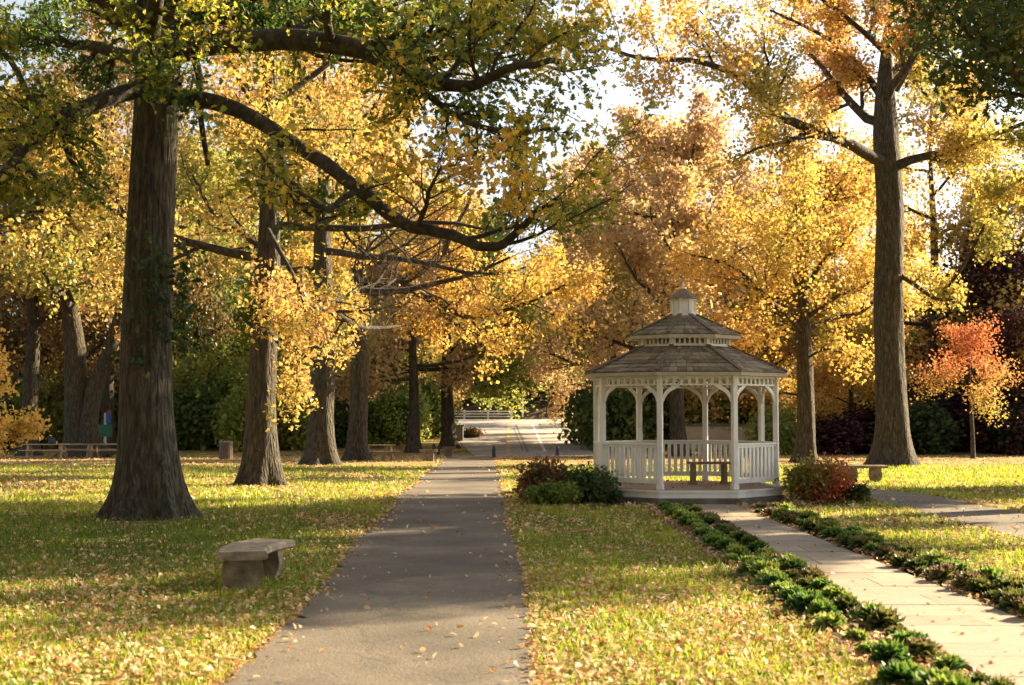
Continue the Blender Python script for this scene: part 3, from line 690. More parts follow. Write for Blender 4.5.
# ================================================================== STONE BENCHES
def stone_leg(parent,loc,rz,w=.5,h=.31,th=.13,scale=1):
    # scroll sided slab leg, profile in x-z
    pr=[]
    n=14
    for i in range(n+1):
        t=i/n; z=h*t; xx=w/2*(.64+.22*t+.10*math.sin(PI*(t-.15)*1.6)); pr.append((xx,z))
    pr+= [(-p[0],p[1]) for p in pr[::-1]]
    m=MB(); m.prism(pr,-th/2,th/2,ax=((1,0,0),(0,0,1),(0,-1,0)))
    return m.build('leg',M['stone'],parent,loc=loc,rz=rz)
def curved_seat(c,R,a0,a1,w,z0,z1,n=16):
    m=MB()
    inn=[(c[0]+(R-w/2)*math.cos(a0+(a1-a0)*i/n),c[1]+(R-w/2)*math.sin(a0+(a1-a0)*i/n)) for i in range(n+1)]
    ou=[(c[0]+(R+w/2)*math.cos(a0+(a1-a0)*i/n),c[1]+(R+w/2)*math.sin(a0+(a1-a0)*i/n)) for i in range(n+1)]
    def ring(s):
        # inset outline for a softened edge
        I=[(c[0]+(R-w/2+s)*math.cos(a0+(a1-a0)*(i+ (s*2 if i==0 else (-s*2 if i==n else 0)))/n),c[1]+(R-w/2+s)*math.sin(a0+(a1-a0)*i/n)) for i in range(n+1)]
        O=[(c[0]+(R+w/2-s)*math.cos(a0+(a1-a0)*i/n),c[1]+(R+w/2-s)*math.sin(a0+(a1-a0)*i/n)) for i in range(n+1)]
        return I+O[::-1]
    rings=[(ring(.03),z0),(ring(0),z0+.02),(ring(0),z1-.025),(ring(.025),z1)]
    V=[];Fs=[];k=len(rings[0][0])
    for rg,z in rings: V+=[(p[0],p[1],z) for p in rg]
    for j in range(3):
        for i in range(k): Fs.append([j*k+i,j*k+(i+1)%k,(j+1)*k+(i+1)%k,(j+1)*k+i])
    for i in range(n):
        j=k-1-i
        Fs.append([3*k+i,3*k+i+1,3*k+j-1,3*k+j]); Fs.append([i+1,i,j,j-1])
    m.add(V,Fs); return m
bx,by,_=G(243,592)
t=thing('stone_bench','curved weathered stone bench on the grass left of the asphalt path','bench',(bx,by,0))
# arc centre to the right of the bench (concave side to the path)
cs=(2.12,.55)
m=curved_seat(cs,2.2,PI+.27,PI-.40,.50,.315,.405); m.build('seat',M['stone'],t)
stone_leg(t,(-.03,.14,0),.2,w=.50,h=.315,th=.11); stone_leg(t,(.02,1.15,0),-.3,w=.46,h=.315,th=.11)
gx,gy,gz=G(864,483)
t=thing('stone_bench','straight backed-less stone bench on sunlit grass before the thick right hand trunk','bench',(gx,gy,gz))
t['label']='flat stone bench on two block legs on the sunlit grass beside the red shrub'
m=curved_seat((0,2.1),2.05,-PI/2-.30,-PI/2+.30,.36,.40,.48); m.build('seat',M['stone'],t)
stone_leg(t,(-.33,.08,0),.15,w=.40,h=.40,th=.12); stone_leg(t,(.33,.08,0),-.15,w=.42,h=.40,th=.12)
def small_bench(px,py,w,label,mat,rz=0):
    gx,gy,gz=G(px,py); t=thing('park_bench',label,'bench',(gx,gy,gz),rz)
    b=MB(); b.box((0,0,.50),(w*1.35,.5,.12)); b.build('seat',M[mat],t)
    b=MB(); b.prism([(-w*.40,0),(w*.40,0),(w*.44,.44),(-w*.44,.44)],-.2,.2,ax=((1,0,0),(0,0,1),(0,-1,0))); b.build('base',M[mat],t)
small_bench(428.5,461,.62,'small tan stone bench on the grass left of the path end','stone')
small_bench(448.5,456.5,.55,'dark low stone bench by the path end behind the tan one','bin')
# ================================================================== PICNIC TABLES
def picnic(loc,rz,label,group,ln=2.4):
    t=thing('picnic_table',label,'picnic table',loc,rz,group)
    b=MB()
    for i in range(5): b.box((0,-.32+.16*i,.75),(ln,.145,.045))
    b.build('tabletop',M['wood2'],t)
    for s in (-1,1):
        b=MB(); b.box((0,s*.72,.45),(ln,.13,.045)); b.box((0,s*.86,.45),(ln,.13,.045)); b.build('seat',M['wood2'],t)
    for s in (-1,1):
        b=MB(); x=s*ln*.36
        b.bar((x,-.62,0),(x,-.22,.73),.12,.16); b.bar((x,.62,0),(x,.22,.73),.12,.16); b.bar((x+.04,-.9,.40),(x+.04,.9,.40),.05,.10); b.build('leg',M['wood2'],t)
    return t
for i,(px,py,rz,lb) in enumerate([(46,458.5,.1,'picnic table half behind the yellow leaves, leftmost of the row'),(78,458,-.05,'picnic table with pale legs before the forked trunk'),(106,458,.05,'picnic table under the green board, partly behind the thick dark trunk')]):
    g3=G(px,py); picnic(g3,rz,lb,'picnic tables in the far left row')
g3=G(377,460); picnic(g3,.5,'picnic table on bright grass just right of the row of trunks',None,1.7)
# jacket / bag on the leftmost table
g3=G(52,458.5); m=MB(); m.lathe([(.05,0),(.20,.02),(.22,.12),(.17,.24),(.12,.34),(.02,.37)],10)
o=m.build('backpack',M['denim'],None,smooth=True,loc=(g3[0],g3[1],g3[2]+.775)); tag(o,'dark blue bag lying on the leftmost picnic table','bag')
# ================================================================== BIN, BOLLARDS, SIGN, FENCE, BOX, WALL
g3=G(226,459.5); s=g3[1]/1422
t=thing('trash_bin','brown slatted litter bin alone on the far lawn between two trunks','trash bin',g3)
b=MB(); Rb=.33
for k in range(20):
    a=2*PI*k/20; b.box((Rb*math.cos(a),Rb*math.sin(a),.43),(.03,.085,.82),rz=a)
b.build('slats',M['bin'],t); b=MB(); b.lathe([(.30,.03),(.31,.80)],16); b.build('liner',M['black'],t)
b=MB(); b.lathe([(.36,.84),(.37,.90),(.33,.93),(.25,.94)],20); b.build('rim',M['tile'],t)
def bollard(px,py,label,h=.9):
    g3=G(px,py); t=thing('bollard',label,'bollard',g3,0,'dark bollards round the path end')
    b=MB(); b.lathe([(.11,0),(.115,.05),(.10,h*.62),(.105,h*.66)],12); b.build('post',M['black'],t,smooth=False)
    b=MB(); b.lathe([(.105,h*.665),(.10,h*.75),(.07,h*.92),(.02,h)],12); b.build('cap',M['black'],t)
bollard(494,457.3,'dark bollard at the right edge of the path where the road begins',.66)
bollard(557.5,456,'slim dark bollard on the road edge, rightmost, nearest the gazebo',.60)
bollard(434,453.5,'dark bollard behind the small tan bench, left one of two',.6)
bollard(438.5,454.5,'dark bollard behind the small tan bench, right one of two',.5)
# sign at left
g3=G(104,455)
t=thing('sign_post','pale pole carrying a green board and a blue panel behind the picnic tables','sign',(g3[0],g3[1],g3[2]))
u=g3[1]/1422
b=MB(); b.box((.05,0,1.25),(.14,.12,2.5)); b.build('pole',M['lightblue'],t)
b=MB(); b.box((.05,-.10,1.45),(.90,.05,.72)); b.build('green_board',M['greensign'],t)
b=MB(); b.box((.26,-.08,2.20),(.30,.05,.62)); bl=b.build('blue_panel',M['blue'],t)
b=MB(); b.prism([(.12,2.512),(.40,2.512),(.36,2.62),(.27,2.68),(.18,2.62)],.055,.105,ax=((1,0,0),(0,0,1),(0,-1,0))); b.build('red_top',M['red'],t)
# rail fence along the cross street
fx0=G(446,420)[0]; y0=176.6; z0=H(y0)
xs=[(q-512)/F*y0 for q in (440,464.5,488,511.5)]
t=thing('rail_fence','white three rail fence along the far side of the road','fence',(0,y0,z0))
for x_ in xs:
    b=MB(); b.box((x_,0,.58),(.22,.22,1.16)); b.box((x_,0,1.175),(.26,.26,.03)); b.build('fence_post',M['white'],t)
for zz in (.35,.68,1.0):
    b=MB(); b.bar((xs[0],-.13,zz),(xs[-1],-.13,zz),.05,.13); b.build('rail',M['white'],t)
xp=(522.5-512)/F*177.5
t=thing('street_pole','slim pale pole standing right of the rail fence beyond the road','pole',(xp,177.5,H(177.5)))
b=MB(); b.lathe([(.12,0),(.11,2.5),(.08,2.56)],10); b.build('shaft',M['white'],t); b=MB(); b.lathe([(.2,0),(.2,.06),(.14,.12)],10); b.build('base_collar',M['concrete'],t)
g3=G(457.5,441)
t=thing('utility_box','grey flat roofed box beside the road left of the path end','utility box',g3)
b=MB(); b.box((0,0,.55),(.85,.8,1.1)); b.build('cabinet',M['tile'],t); b=MB(); b.box((0,0,1.17),(1.05,1.0,.10)); b.build('lid',M['concrete'],t); b=MB(); b.box((.36,-.42,.55),(.1,.04,1.08)); b.build('door_trim',M['concrete'],t)
# garden wall at back right
wy=92.; z0=H(wy); x0=(684-512)/F*wy; x1=(880-512)/F*wy
t=thing('garden_wall','beige garden wall with dark tile coping beyond the gazebo','wall',(0,wy,z0))
b=MB(); b.bar((x0,0,.75),(x1,0,.75),.3,1.5); b.build('wall_body',M['wall'],t)
b=MB(); b.bar((x0-.1,0,1.56),(x1+.1,0,1.56),.46,.11)
nx=int((x1-x0)/.28)
for i in range(nx): b.bar((x0+.28*i+.14,-.26,1.64),(x0+.28*i+.14,.26,1.64),.17,.07)
b.build('coping',M['tile'],t)
# ================================================================== KALE
def kale_mesh(seed,big=1.):
    r=np.random.RandomState(seed); V=[];Fs=[];T=[];c=0
    nl=38
    for k in range(nl):
        t=k/nl                      # 0 outer, 1 inner
        a=k*2.39996+r.normal()*.2; el=.12+.95*t+r.normal()*.1; Ln=(.185-.11*t)*r.uniform(.85,1.15)*big; w=Ln*.95
        ca,sa=math.cos(a),math.sin(a)
        nu,nv=4,7
        for i in range(nu):
            u=i/(nu-1); rad=.02+Ln*u*math.cos(el)*(1-.12*u); zz=.02+.07*t+Ln*u*math.sin(el)-.04*u*u*(1-t)+.03
            ww=w*math.sin(min(u*1.9+.35,PI*.62))
            for j in range(nv):
                v=j/(nv-1)*2-1; ruf=.024*u*math.sin(v*9+k)*abs(v)+.025*v*v*u
                x_=rad*ca-sa*v*ww*.5; y_=rad*sa+ca*v*ww*.5
                V.append((x_+r.normal()*.003,y_+r.normal()*.003,zz+ruf+r.normal()*.004)); T.append(np.clip(.15+.35*t+.45*u*abs(v)+.25*(u>.9)+r.normal()*.06,0,1))
        for i in range(nu-1):
            for j in range(nv-1):
                q=c+i*nv+j; Fs+=[q,q+1,q+nv+1,q+nv]
        c+=nu*nv
    return mesh_np('ornamental_kale',V,Fs,4,T)
KG=[kale_mesh(s) for s in (1,2,3)]; KP=[kale_mesh(s,.95) for s in (11,12,13)]
for m_ in KG: m_.materials.append(M['kgreen'])
for m_ in KP: m_.materials.append(M['kpurple'])
def ordn(n):
    return '%d%s'%(n,'th' if 10<=n%100<=20 else {1:'st',2:'nd',3:'rd'}.get(n%10,'th'))
rk=np.random.RandomState(77)
def kale_row(xf,y0,y1,sp,meshes,label,group,jit=.05,mixp=0,other=None):
    y=y1; i=1
    while y>y0:
        if rk.rand()<.07: y-=sp; continue
        pur=rk.rand()<mixp
        me=(other if pur else meshes)[rk.randint(3)]
        o=bpy.data.objects.new('ornamental_kale',me); COL.objects.link(o)
        o.location=(xf(y)+rk.normal()*jit,y+rk.normal()*.04,.0); o.rotation_euler=(rk.normal()*.1,rk.normal()*.1,rk.rand()*6.28)
        s=rk.uniform(.6,1.18); o.scale=(s,s,s*rk.uniform(.75,1.0))
        isg=(me in KG)
        tag(o,'%s %s kale from the gazebo, %s'%(ordn(i),'blue green' if isg else 'dark olive',label),'kale',group)
        y-=sp*rk.uniform(.85,1.15); i+=1
kale_row(lambda y:wl(y)-.55,8.6,26.3,.33,KG,'outer row left of the walkway','kale left of the walkway')
kale_row(lambda y:wl(y)-.20,8.6,26.3,.36,KP,'inner row left of the walkway','kale left of the walkway',mixp=.35,other=KG)
kale_row(lambda y:wr(y)+.20,9.6,26.3,.34,KP,'inner row right of the walkway','kale right of the walkway',mixp=.2,other=KG)
kale_row(lambda y:wr(y)+.50,9.6,26.3,.38,KG,'outer row right of the walkway','kale right of the walkway',mixp=.45,other=KP)
# ================================================================== SHRUBS
def shrub(name,label,loc,size,mat,seed,n=3500,ls=.07,lob=6,group=None,cat='shrub',tf=None,stem=True,fold=True,rz=0):
    rng=np.random.RandomState(seed); sx,sy,sz=size
    cs=[]
    for k in range(lob):
        a=rng.rand()*6.28; q=rng.uniform(.15,.62)
        cs.append((q*math.cos(a),q*math.sin(a),rng.uniform(.3,.62),rng.uniform(.35,.55)))
    cs.append((0,0,.5,.55))
    w=np.array([c[3]**2 for c in cs]); idx=rng.choice(len(cs),n,p=w/w.sum()); C_=np.array(cs)[idx]
    d=rng.normal(size=(n,3)); d/=np.linalg.norm(d,axis=1,keepdims=True)
    rad=C_[:,3]*(rng.rand(n)**.28)*(1+.2*rng.normal(size=n))
    p=C_[:,:3]+d*rad[:,None]; p[:,2]=np.abs(p[:,2])+.03
    p=p*np.array([sx,sy,sz])/1.0
    tint=.45+.28*lown(p,seed,2.2/max(sx,.3))+rng.normal(size=n)*.14
    if tf: tint=tint+tf(p)
    root=thing(name,label,cat,loc,rz,group)
    lm=leafmesh(name+'_foliage',p,ls,np.clip(tint,0,1),rng,fold=fold,flat=.3); link('foliage',lm,M[mat],root)
    T=Tree(seed)
    for k in range(9):
        a=k*.7; T.grow((.05*sx*math.cos(a),.05*sy*math.sin(a),0),(math.cos(a)*.8,math.sin(a)*.8,1.2),sz*.9,.012+.012*sz,2,dict(wander=.15,up=(0,0,.2,0),nc=(4,4,4),t0=(.2,.2,.2),ratio=(.5,.5,.5),max=3))
    T.finish()
    link('stems',mesh_np(name+'_stems',np.concatenate(T.V),np.concatenate(T.F),4,smooth=True),M['bark'],root)
    return root
shrub('shrub','bronze red leaved bush nearest the path, left of the gazebo',(.66,28.2,0),(.72,.6,.84),'bronze',3,3400,.075)
shrub('shrub','low dark green bush between the bronze bush and gazebo',(1.35,28.0,0),(.78,.6,.66),'bushg',4,4200,.07)
shrub('shrub','small yellow green bush in front of the bronze bush',(.80,27.5,0),(.6,.4,.42),'olive',6,2200,.065,tf=lambda p:-.15)
shrub('shrub','rounded red and yellow green bush at the gazebo right corner',(6.0,28.3,0),(.80,.65,.84),'redshrub',8,5500,.065,tf=lambda p:.28*np.tanh(p[:,0]*3)+.1)
shrub('shrub','small green bush right of the red bush',(6.78,28.2,0),(.36,.36,.38),'darkg',9,1300,.065,tf=lambda p:.3)
shrub('shrub','ivy green seedling at the foot of the gazebo front left',(1.95,27.3,0),(.22,.2,.3),'darkg',10,500,.06)
# ================================================================== MAIN TREES
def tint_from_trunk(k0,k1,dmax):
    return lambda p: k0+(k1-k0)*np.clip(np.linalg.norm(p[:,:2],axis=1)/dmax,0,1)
A=G(150,517.5)
Ad=A[1]
limbsA=[
 ([P(151,96,Ad),P(190,98,Ad-.4),P(238,110,Ad-1),P(300,148,Ad-2),P(345,178,Ad-2.6),P(400,222,Ad-3.2),P(440,232,Ad-3.6),P(488,247,Ad-4),P(512,238,Ad-4.3),P(530,218,Ad-4.6),P(556,200,Ad-4.9)],.155,.035,7),
 ([P(151,54,Ad),P(200,46,Ad-.4),P(260,40,Ad-1),P(340,44,Ad-1.6),P(390,62,Ad-2),P(428,80,Ad-2.3),P(470,86,Ad-2.8),P(505,70,Ad-3.4),P(560,60,Ad-4)],.24,.04,12),
 ([P(400,66,Ad-2.1),P(430,96,Ad-2.5),P(468,122,Ad-3),P(512,132,Ad-3.6),P(556,128,Ad-4.2)],.07,.02,9),
 ([P(340,44,Ad-1.6),P(400,48,Ad-.5),P(440,34,Ad+.5),P(510,0,Ad+1.5),P(580,-50,Ad+2.5)],.12,.03,9),
 ([P(151,45,Ad),P(190,18,Ad+.6),P(250,22,Ad+1.6),P(350,20,Ad+3),P(430,-10,Ad+4)],.17,.03,9),
 ([P(151,84,Ad),P(110,98,Ad-.8),P(62,116,Ad-1.8),P(30,142,Ad-2.4),P(0,176,Ad-3),P(-60,210,Ad-4)],.16,.04,12),
 ([P(62,116,Ad-1.8),P(40,118,Ad-1.4),P(10,60,Ad-1),P(-30,30,Ad-.5)],.08,.03,5),
 ([P(151,50,Ad),P(128,14,Ad-.2),P(88,-12,Ad-.5),P(20,-45,Ad-1)],.32,.06,8),
 ([P(150,60,Ad),P(166,20,Ad-.2),P(186,-30,Ad-.5),P(230,-80,Ad-1)],.34,.08,6),
 ([P(151,66,Ad),P(100,48,Ad+1),P(50,40,Ad+2),P(0,20,Ad+3)],.14,.04,9),
 ([P(192,50,Ad-.3),P(200,80,Ad-.35),P(201,118,Ad-.4),P(208,165,Ad-.5)],.075,.04,1),
 ([P(150,75,Ad),P(165,78,Ad-1.6),P(180,84,Ad-3.0)],.08,.03,3),
 ([P(150,60,Ad),P(160,-20,Ad-3),P(200,-70,Ad-6)],.18,.04,9),
]
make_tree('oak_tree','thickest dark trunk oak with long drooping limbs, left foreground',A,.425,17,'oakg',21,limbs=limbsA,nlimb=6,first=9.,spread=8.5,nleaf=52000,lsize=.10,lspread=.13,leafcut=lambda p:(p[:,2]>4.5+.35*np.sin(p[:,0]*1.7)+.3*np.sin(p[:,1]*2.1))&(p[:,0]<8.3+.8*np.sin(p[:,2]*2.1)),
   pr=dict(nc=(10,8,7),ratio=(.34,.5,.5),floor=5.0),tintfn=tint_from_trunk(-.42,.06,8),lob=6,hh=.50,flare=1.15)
B=G(262,486)
make_tree('oak_tree','second trunk from the left front, golden leaved, slightly leaning right',B,.37,17,'gold',22,nlimb=11,first=5.0,spread=6.5,nleaf=38000,lsize=.115,lean=(.012,0),elev=(-.1,.9),tintfn=tint_from_trunk(.0,.12,6),leafcut=lambda p:(p[:,0]<2.0+.4*np.sin(p[:,2]*1.7))|(p[:,2]>8),
   limbs=[([P(268,330,35),P(290,360,34),P(300,395,33.5)],.05,.02,5),([P(268,230,35),P(300,290,33),P(310,340,32)],.07,.02,6)])
C=G(321,465)
make_tree('oak_tree','broad straight trunk third in the row left of the path',C,.52,19,'gold',23,nlimb=11,first=7.5,spread=8,nleaf=30000,lsize=.145,elev=(-.05,.9),fold=False,leafcut=lambda p:(p[:,0]<2.2+.5*np.sin(p[:,2]*1.3))|(p[:,2]>11))
D=G(357,460.5); dd=D[1]
limbsD=[
 ([P(357,290,dd),P(385,290,dd-1),P(415,275,dd-2),P(440,258,dd-3),P(449,240,dd-3.5),P(470,200,dd-5)],.3,.07,9),
 ([P(357,285,dd),P(400,290,dd-2),P(435,300,dd-4),P(465,317,dd-6),P(500,312,dd-8),P(535,300,dd-9),P(565,285,dd-10)],.2,.04,12),
 ([P(400,285,dd-1),P(435,287,dd-2),P(470,268,dd-3),P(500,274,dd-4),P(540,262,dd-5)],.12,.04,9),
 ([P(357,300,dd),P(330,290,dd-1),P(290,270,dd-2)],.2,.04,7)]
make_tree('oak_tree','fourth trunk in the left row with dark limbs reaching over the path',D,.44,19,'yellow',24,limbs=limbsD,nlimb=9,first=9,spread=8,nleaf=38000,lsize=.15,fold=False,pr=dict(ratio=(.36,.5,.5)),tintfn=lambda p:-.02)
E_=G(413,452.5)
make_tree('oak_tree','slim trunk with pale bark left of the path end, fifth in row',E_,.34,15,'tan',25,nlimb=10,first=4.5,spread=6,nleaf=15000,lsize=.25,fold=False,elev=(0,.9),tintfn=lambda p:.2)
F_=G(448,448.5)
make_tree('oak_tree','pale sunlit trunk beside the road, last in the left row',F_,.42,15,'olive',26,nlimb=10,first=4.4,spread=7.5,nleaf=22000,lsize=.25,fold=False,elev=(-.05,.9),tintfn=lambda p:.05,leafcut=lambda p:p[:,2]>3.4)
# forked trunk far left
Tt=G(88,457)
def rel(b,px,py,d): q=P(px,py,d); return (q[0]-b[0],q[1]-b[1],q[2]-b[2])
td=Tt[1]
tp1=[rel(Tt,80,459,td),rel(Tt,79,450,td),rel(Tt,78,440,td),rel(Tt,77,420,td),rel(Tt,76,390,td),rel(Tt,75,350,td),rel(Tt,70,310,td),rel(Tt,58,270,td),rel(Tt,50,200,td)]
tp2=[rel(Tt,93,459,td-.3),rel(Tt,91,450,td-.3),rel(Tt,90,440,td-.3),rel(Tt,89,420,td-.3),rel(Tt,94,390,td-.2),rel(Tt,106,360,td),rel(Tt,116,330,td),rel(Tt,126,290,td),rel(Tt,130,230,td)]
make_tree('forked_tree','massive trunk forking into two stems behind the picnic tables',Tt,.75,18,'gold',27,nlimb=11,first=8,spread=9,nleaf=20000,lsize=.25,fold=False,
  trunk_pts=[(tp1,[.85,.72,.68,.66,.64,.6,.5,.4,.2],True),(tp2,[.75,.62,.55,.5,.46,.42,.36,.3,.15],True)],tintfn=lambda p:-.1,
  limbs=[([P(76,300,td),P(60,285,td-1),P(30,290,td-2)],.25,.06,8),([P(106,362,td),P(125,350,td-1),P(150,355,td-2)],.15,.04,6)])
U=G(30,456)
make_tree('oak_tree','dark straight trunk at far left behind the yellow foliage',U,.45,17,'tan',28,nlimb=10,first=7,spread=8,nleaf=15000,lsize=.26,fold=False,tintfn=lambda p:-.1)
# right side
Gt=G(805,463); gd=Gt[1]
def lm(pts,r0,r1,n,d0=0,dd_=1.): return ([P(x_,y_,gd+d0-i*dd_) for i,(x_,y_) in enumerate(pts)],r0,r1,n)
limbsG=[lm([(803,335),(785,312),(768,300),(748,278),(722,262),(690,255)],.13,.03,9),
 lm([(804,300),(792,275),(783,250),(768,232),(745,215)],.15,.03,9,0,-.8),
 lm([(806,330),(835,318),(862,312),(885,290),(900,280)],.13,.03,8,0,-.6),
 lm([(806,318),(838,296),(862,288),(878,270)],.12,.03,8,0,1),
 lm([(806,290),(822,262),(842,245),(858,222)],.14,.03,9,0,.8),
 lm([(805,360),(822,350),(840,352),(862,362)],.07,.02,6,0,.8),
 lm([(803,345),(780,335),(760,322),(735,320)],.08,.02,7,0,1.2),
 lm([(805,280),(800,240),(805,200),(795,160)],.16,.03,9,0,.3)]
make_tree('oak_tree','golden tree right of the gazebo with many spreading bare-looking branches',Gt,.38,16,'yellow',31,limbs=limbsG,nlimb=4,first=10,spread=5.5,nleaf=24000,lsize=.145,lspread=.3,fold=False,tintfn=lambda p:.1)
Ht=G(892,466.5); hd=Ht[1]
limbsH=[([P(890,166,hd),P(868,155,hd-1),P(845,142,hd-2),P(800,125,hd-3),P(775,112,hd-4),P(740,78,hd-5),P(700,62,hd-6),P(640,58,hd-7),P(600,45,hd-8)],.26,.05,13),
 ([P(892,168,hd),P(918,158,hd-1),P(955,150,hd-2),P(1000,132,hd-3),P(1060,110,hd-4)],.22,.05,9),
 ([P(893,120,hd),P(870,80,hd+1),P(830,40,hd+2),P(770,10,hd+3)],.2,.04,10),
 ([P(893,270,hd),P(915,285,hd-1),P(935,298,hd-2),P(952,300,hd-3)],.12,.05,5),
 ([P(945,292,hd-2.6),P(965,262,hd-3),P(985,225,hd-3.6),P(1005,190,hd-4),P(1040,170,hd-5)],.08,.03,8),
 ([P(894,90,hd),P(930,40,hd-1),P(990,0,hd-2)],.2,.04,9)]
make_tree('oak_tree','tall thick trunk with sunlit right edge, right of the gazebo',Ht,.60,20,'gold',32,limbs=limbsH,nlimb=5,first=14,spread=7,nleaf=42000,lsize=.145,fold=False,pr=dict(ratio=(.36,.5,.5)),tintfn=lambda p:.08,hh=.7)
It=G(973,459)
make_tree('maple_tree','small orange red maple on a thin stem at right',It,.11,6.6,'orange',33,nlimb=9,first=2.5,spread=3.1,nleaf=5600,lsize=.12,lspread=.26,fold=False,flare=.3,
  pr=dict(nc=(7,5,4),up=(.5,.3,.1)),tintfn=lambda p:-.86+.18*p[:,2],elev=(.2,1.1))
Jt=(9.6,82,H(82))
make_tree('oak_tree','dark trunk seen through the gazebo between its posts',Jt,.42,19,'tan',34,nlimb=12,first=5.5,spread=8.5,nleaf=22000,lsize=.25,fold=False,tintfn=lambda p:.1,elev=(.1,1.))
# near tree hanging dark green over the top right, trunk outside the frame
make_tree('oak_tree','dark green leaved oak hanging over the upper right corner',(15.5,37,H(37)),.5,18,'darkg',35,nlimb=11,first=9.3,spread=7.2,nleaf=28000,lsize=.17,lspread=.3,elev=(-.05,.9),fold=True,tintfn=lambda p:.12)
# yellow small tree at the left edge
make_tree('young_tree','bright yellow leaved young tree at the left edge',(-15.3,40,H(40)),.09,4.6,'yellow',36,nlimb=12,first=.9,spread=2.0,nleaf=7000,lsize=.12,lspread=.16,flare=.3,elev=(-.05,1.),pr=dict(nc=(7,5,4)))
# ivy / epicormic leaves on the big trunk
rng=np.random.RandomState(9); n=900
zz=rng.uniform(2.4,5.6,n); aa=rng.normal(size=n)*.7-PI/2+.95; q=.50+rng.exponential(.10,n)
p=np.stack([q*np.cos(aa),q*np.sin(aa),zz+.1*rng.normal(size=n)],1)
k=lown(p,4,1.2)>-.1; p=p[k]
me=leafmesh('ivy',p,.11,np.clip(.4+rng.normal(size=len(p))*.2,0,1),rng)
o=link('climbing_ivy',me,M['darkg'],None,(A[0],A[1],0)); tag(o,'green ivy clinging to the thickest trunk above head height','ivy')
make_tree('oak_tree','oak standing outside the right edge of the view, shading the lawn',(24.5,41,H(41)),.5,17,'gold',37,nlimb=13,first=5.5,spread=6.0,nleaf=30000,lsize=.26,fold=False)
make_tree('oak_tree','nearer oak outside the right edge of the view, shading path and bench',(20.3,32.3,H(32)),.5,18,'gold',38,nlimb=14,first=9.0,spread=6.8,nleaf=36000,lsize=.26,fold=False)
# ================================================================== BACKGROUND TREES
protoA=make_tree('background_tree','x',(0,300,0),.4,20,'gold',41,nlimb=13,first=4.5,spread=7.5,nleaf=30000,lsize=.20,lspread=.42,fold=False,elev=(-.1,1.),cat='tree')
protoB=make_tree('background_tree','x',(0,300,0),.35,17,'tan',42,nlimb=14,first=3.,spread=6.5,nleaf=28000,lsize=.19,lspread=.4,fold=False,elev=(0,1.1),cat='tree')
protoC=make_tree('background_tree','x',(0,300,0),.3,13,'olive',43,nlimb=14,first=1.2,spread=5.5,nleaf=28000,lsize=.19,lspread=.42,fold=False,elev=(-.1,1.),cat='tree')
PR=[protoA,protoB,protoC]
bg=[ # px, distance, proto, xy scale, z scale, material, label
 (108,90,0,.95,1.5,'rust','tall dull gold tree just beyond the forked trunk'),
 (-30,92,0,1.1,1.05,'rust','russet brown tree at the far left edge of the background'),
 (45,98,1,1.2,1.1,'rust','dull golden tree behind the dark far left trunk'),
 (120,104,0,1.1,1.15,'rust','brown leaved tree behind the forked trunk'),
 (195,100,1,1.2,1.2,'olive','green and amber tree between the thickest trunk and the bin'),
 (250,112,0,1.2,1.2,'olive','yellow green tree behind the second trunk'),
 (300,98,2,1.1,1.1,'olive','yellow green tree behind the third and fourth trunks'),
 (385,118,0,1.2,1.15,'gold','golden tree above the picnic table beyond the fourth trunk'),
 (395,128,1,1.,.95,'tan','dull tan tree behind the slim fifth trunk'),
 (424,128,0,1.3,1.05,'olive','pale green tree overhanging the left side of the road'),
 (602,156,0,1.3,.95,'olive','pale green tree right of the far end of the road'),
 (592,124,1,1.15,1.4,'tan','russet tree just right of the road'),
 (612,108,0,1.15,1.0,'tan','tall russet tree left behind the gazebo roof'),
 (665,98,1,1.25,1.25,'gold','amber tree right above the gazebo lantern'),
 (720,106,0,1.2,1.1,'tan','russet tree behind the right half of the gazebo'),
 (775,98,2,1.1,1.1,'yellow','yellow tree behind the golden branching tree'),
 (835,102,1,1.2,1.15,'gold','amber tree between the two right hand trunks'),
 (850,88,2,.8,.62,'yellow','low yellow green tree over the garden wall'),
 (935,96,0,1.2,1.3,'gold','golden orange tree right of the tall thick trunk'),
 (1010,90,2,1.25,.98,'plum','dark purple leaved tree at the right edge'),
 (960,100,2,1.1,.78,'plum','dark purple tree behind the orange maple'),
 (1075,95,0,1.1,1.,'tan','russet tree beyond the right edge behind the purple tree'),
 (450,178,0,1.3,.9,'gold','distant amber tree on the wooded slope, left'),
 (560,182,0,1.3,.75,'tan','distant brown tree on the wooded slope, right'),
 (512,192,0,1.2,.75,'olive','distant green tree on the wooded slope, middle'),
 (640,150,0,1.3,1.1,'gold','distant golden tree seen over the gazebo roof'),
 (340,150,1,1.5,1.3,'tan','distant russet tree between third and fourth trunks'),
]
br=np.random.RandomState(8); used=set()
for i,(px,d,pi,sx,sz,mat,lb) in enumerate(bg):
    src=PR[pi]; loc=((px-512)/F*d,d,H(d)-.1+(4 if d>179 else 0)); rz=br.rand()*6.28
    if pi not in used:
        used.add(pi); src.location=loc; src.rotation_euler=(0,0,rz); src.scale=(sx,sx,sz); src['label']=lb; src['group']='trees closing the background'
        for c in src.children:
            if c.name.startswith('crown'): c.material_slots[0].link='OBJECT'; c.material_slots[0].material=M[mat]
    else: copy_tree(src,loc,rz,(sx,sz),mat,lb,'trees closing the background')
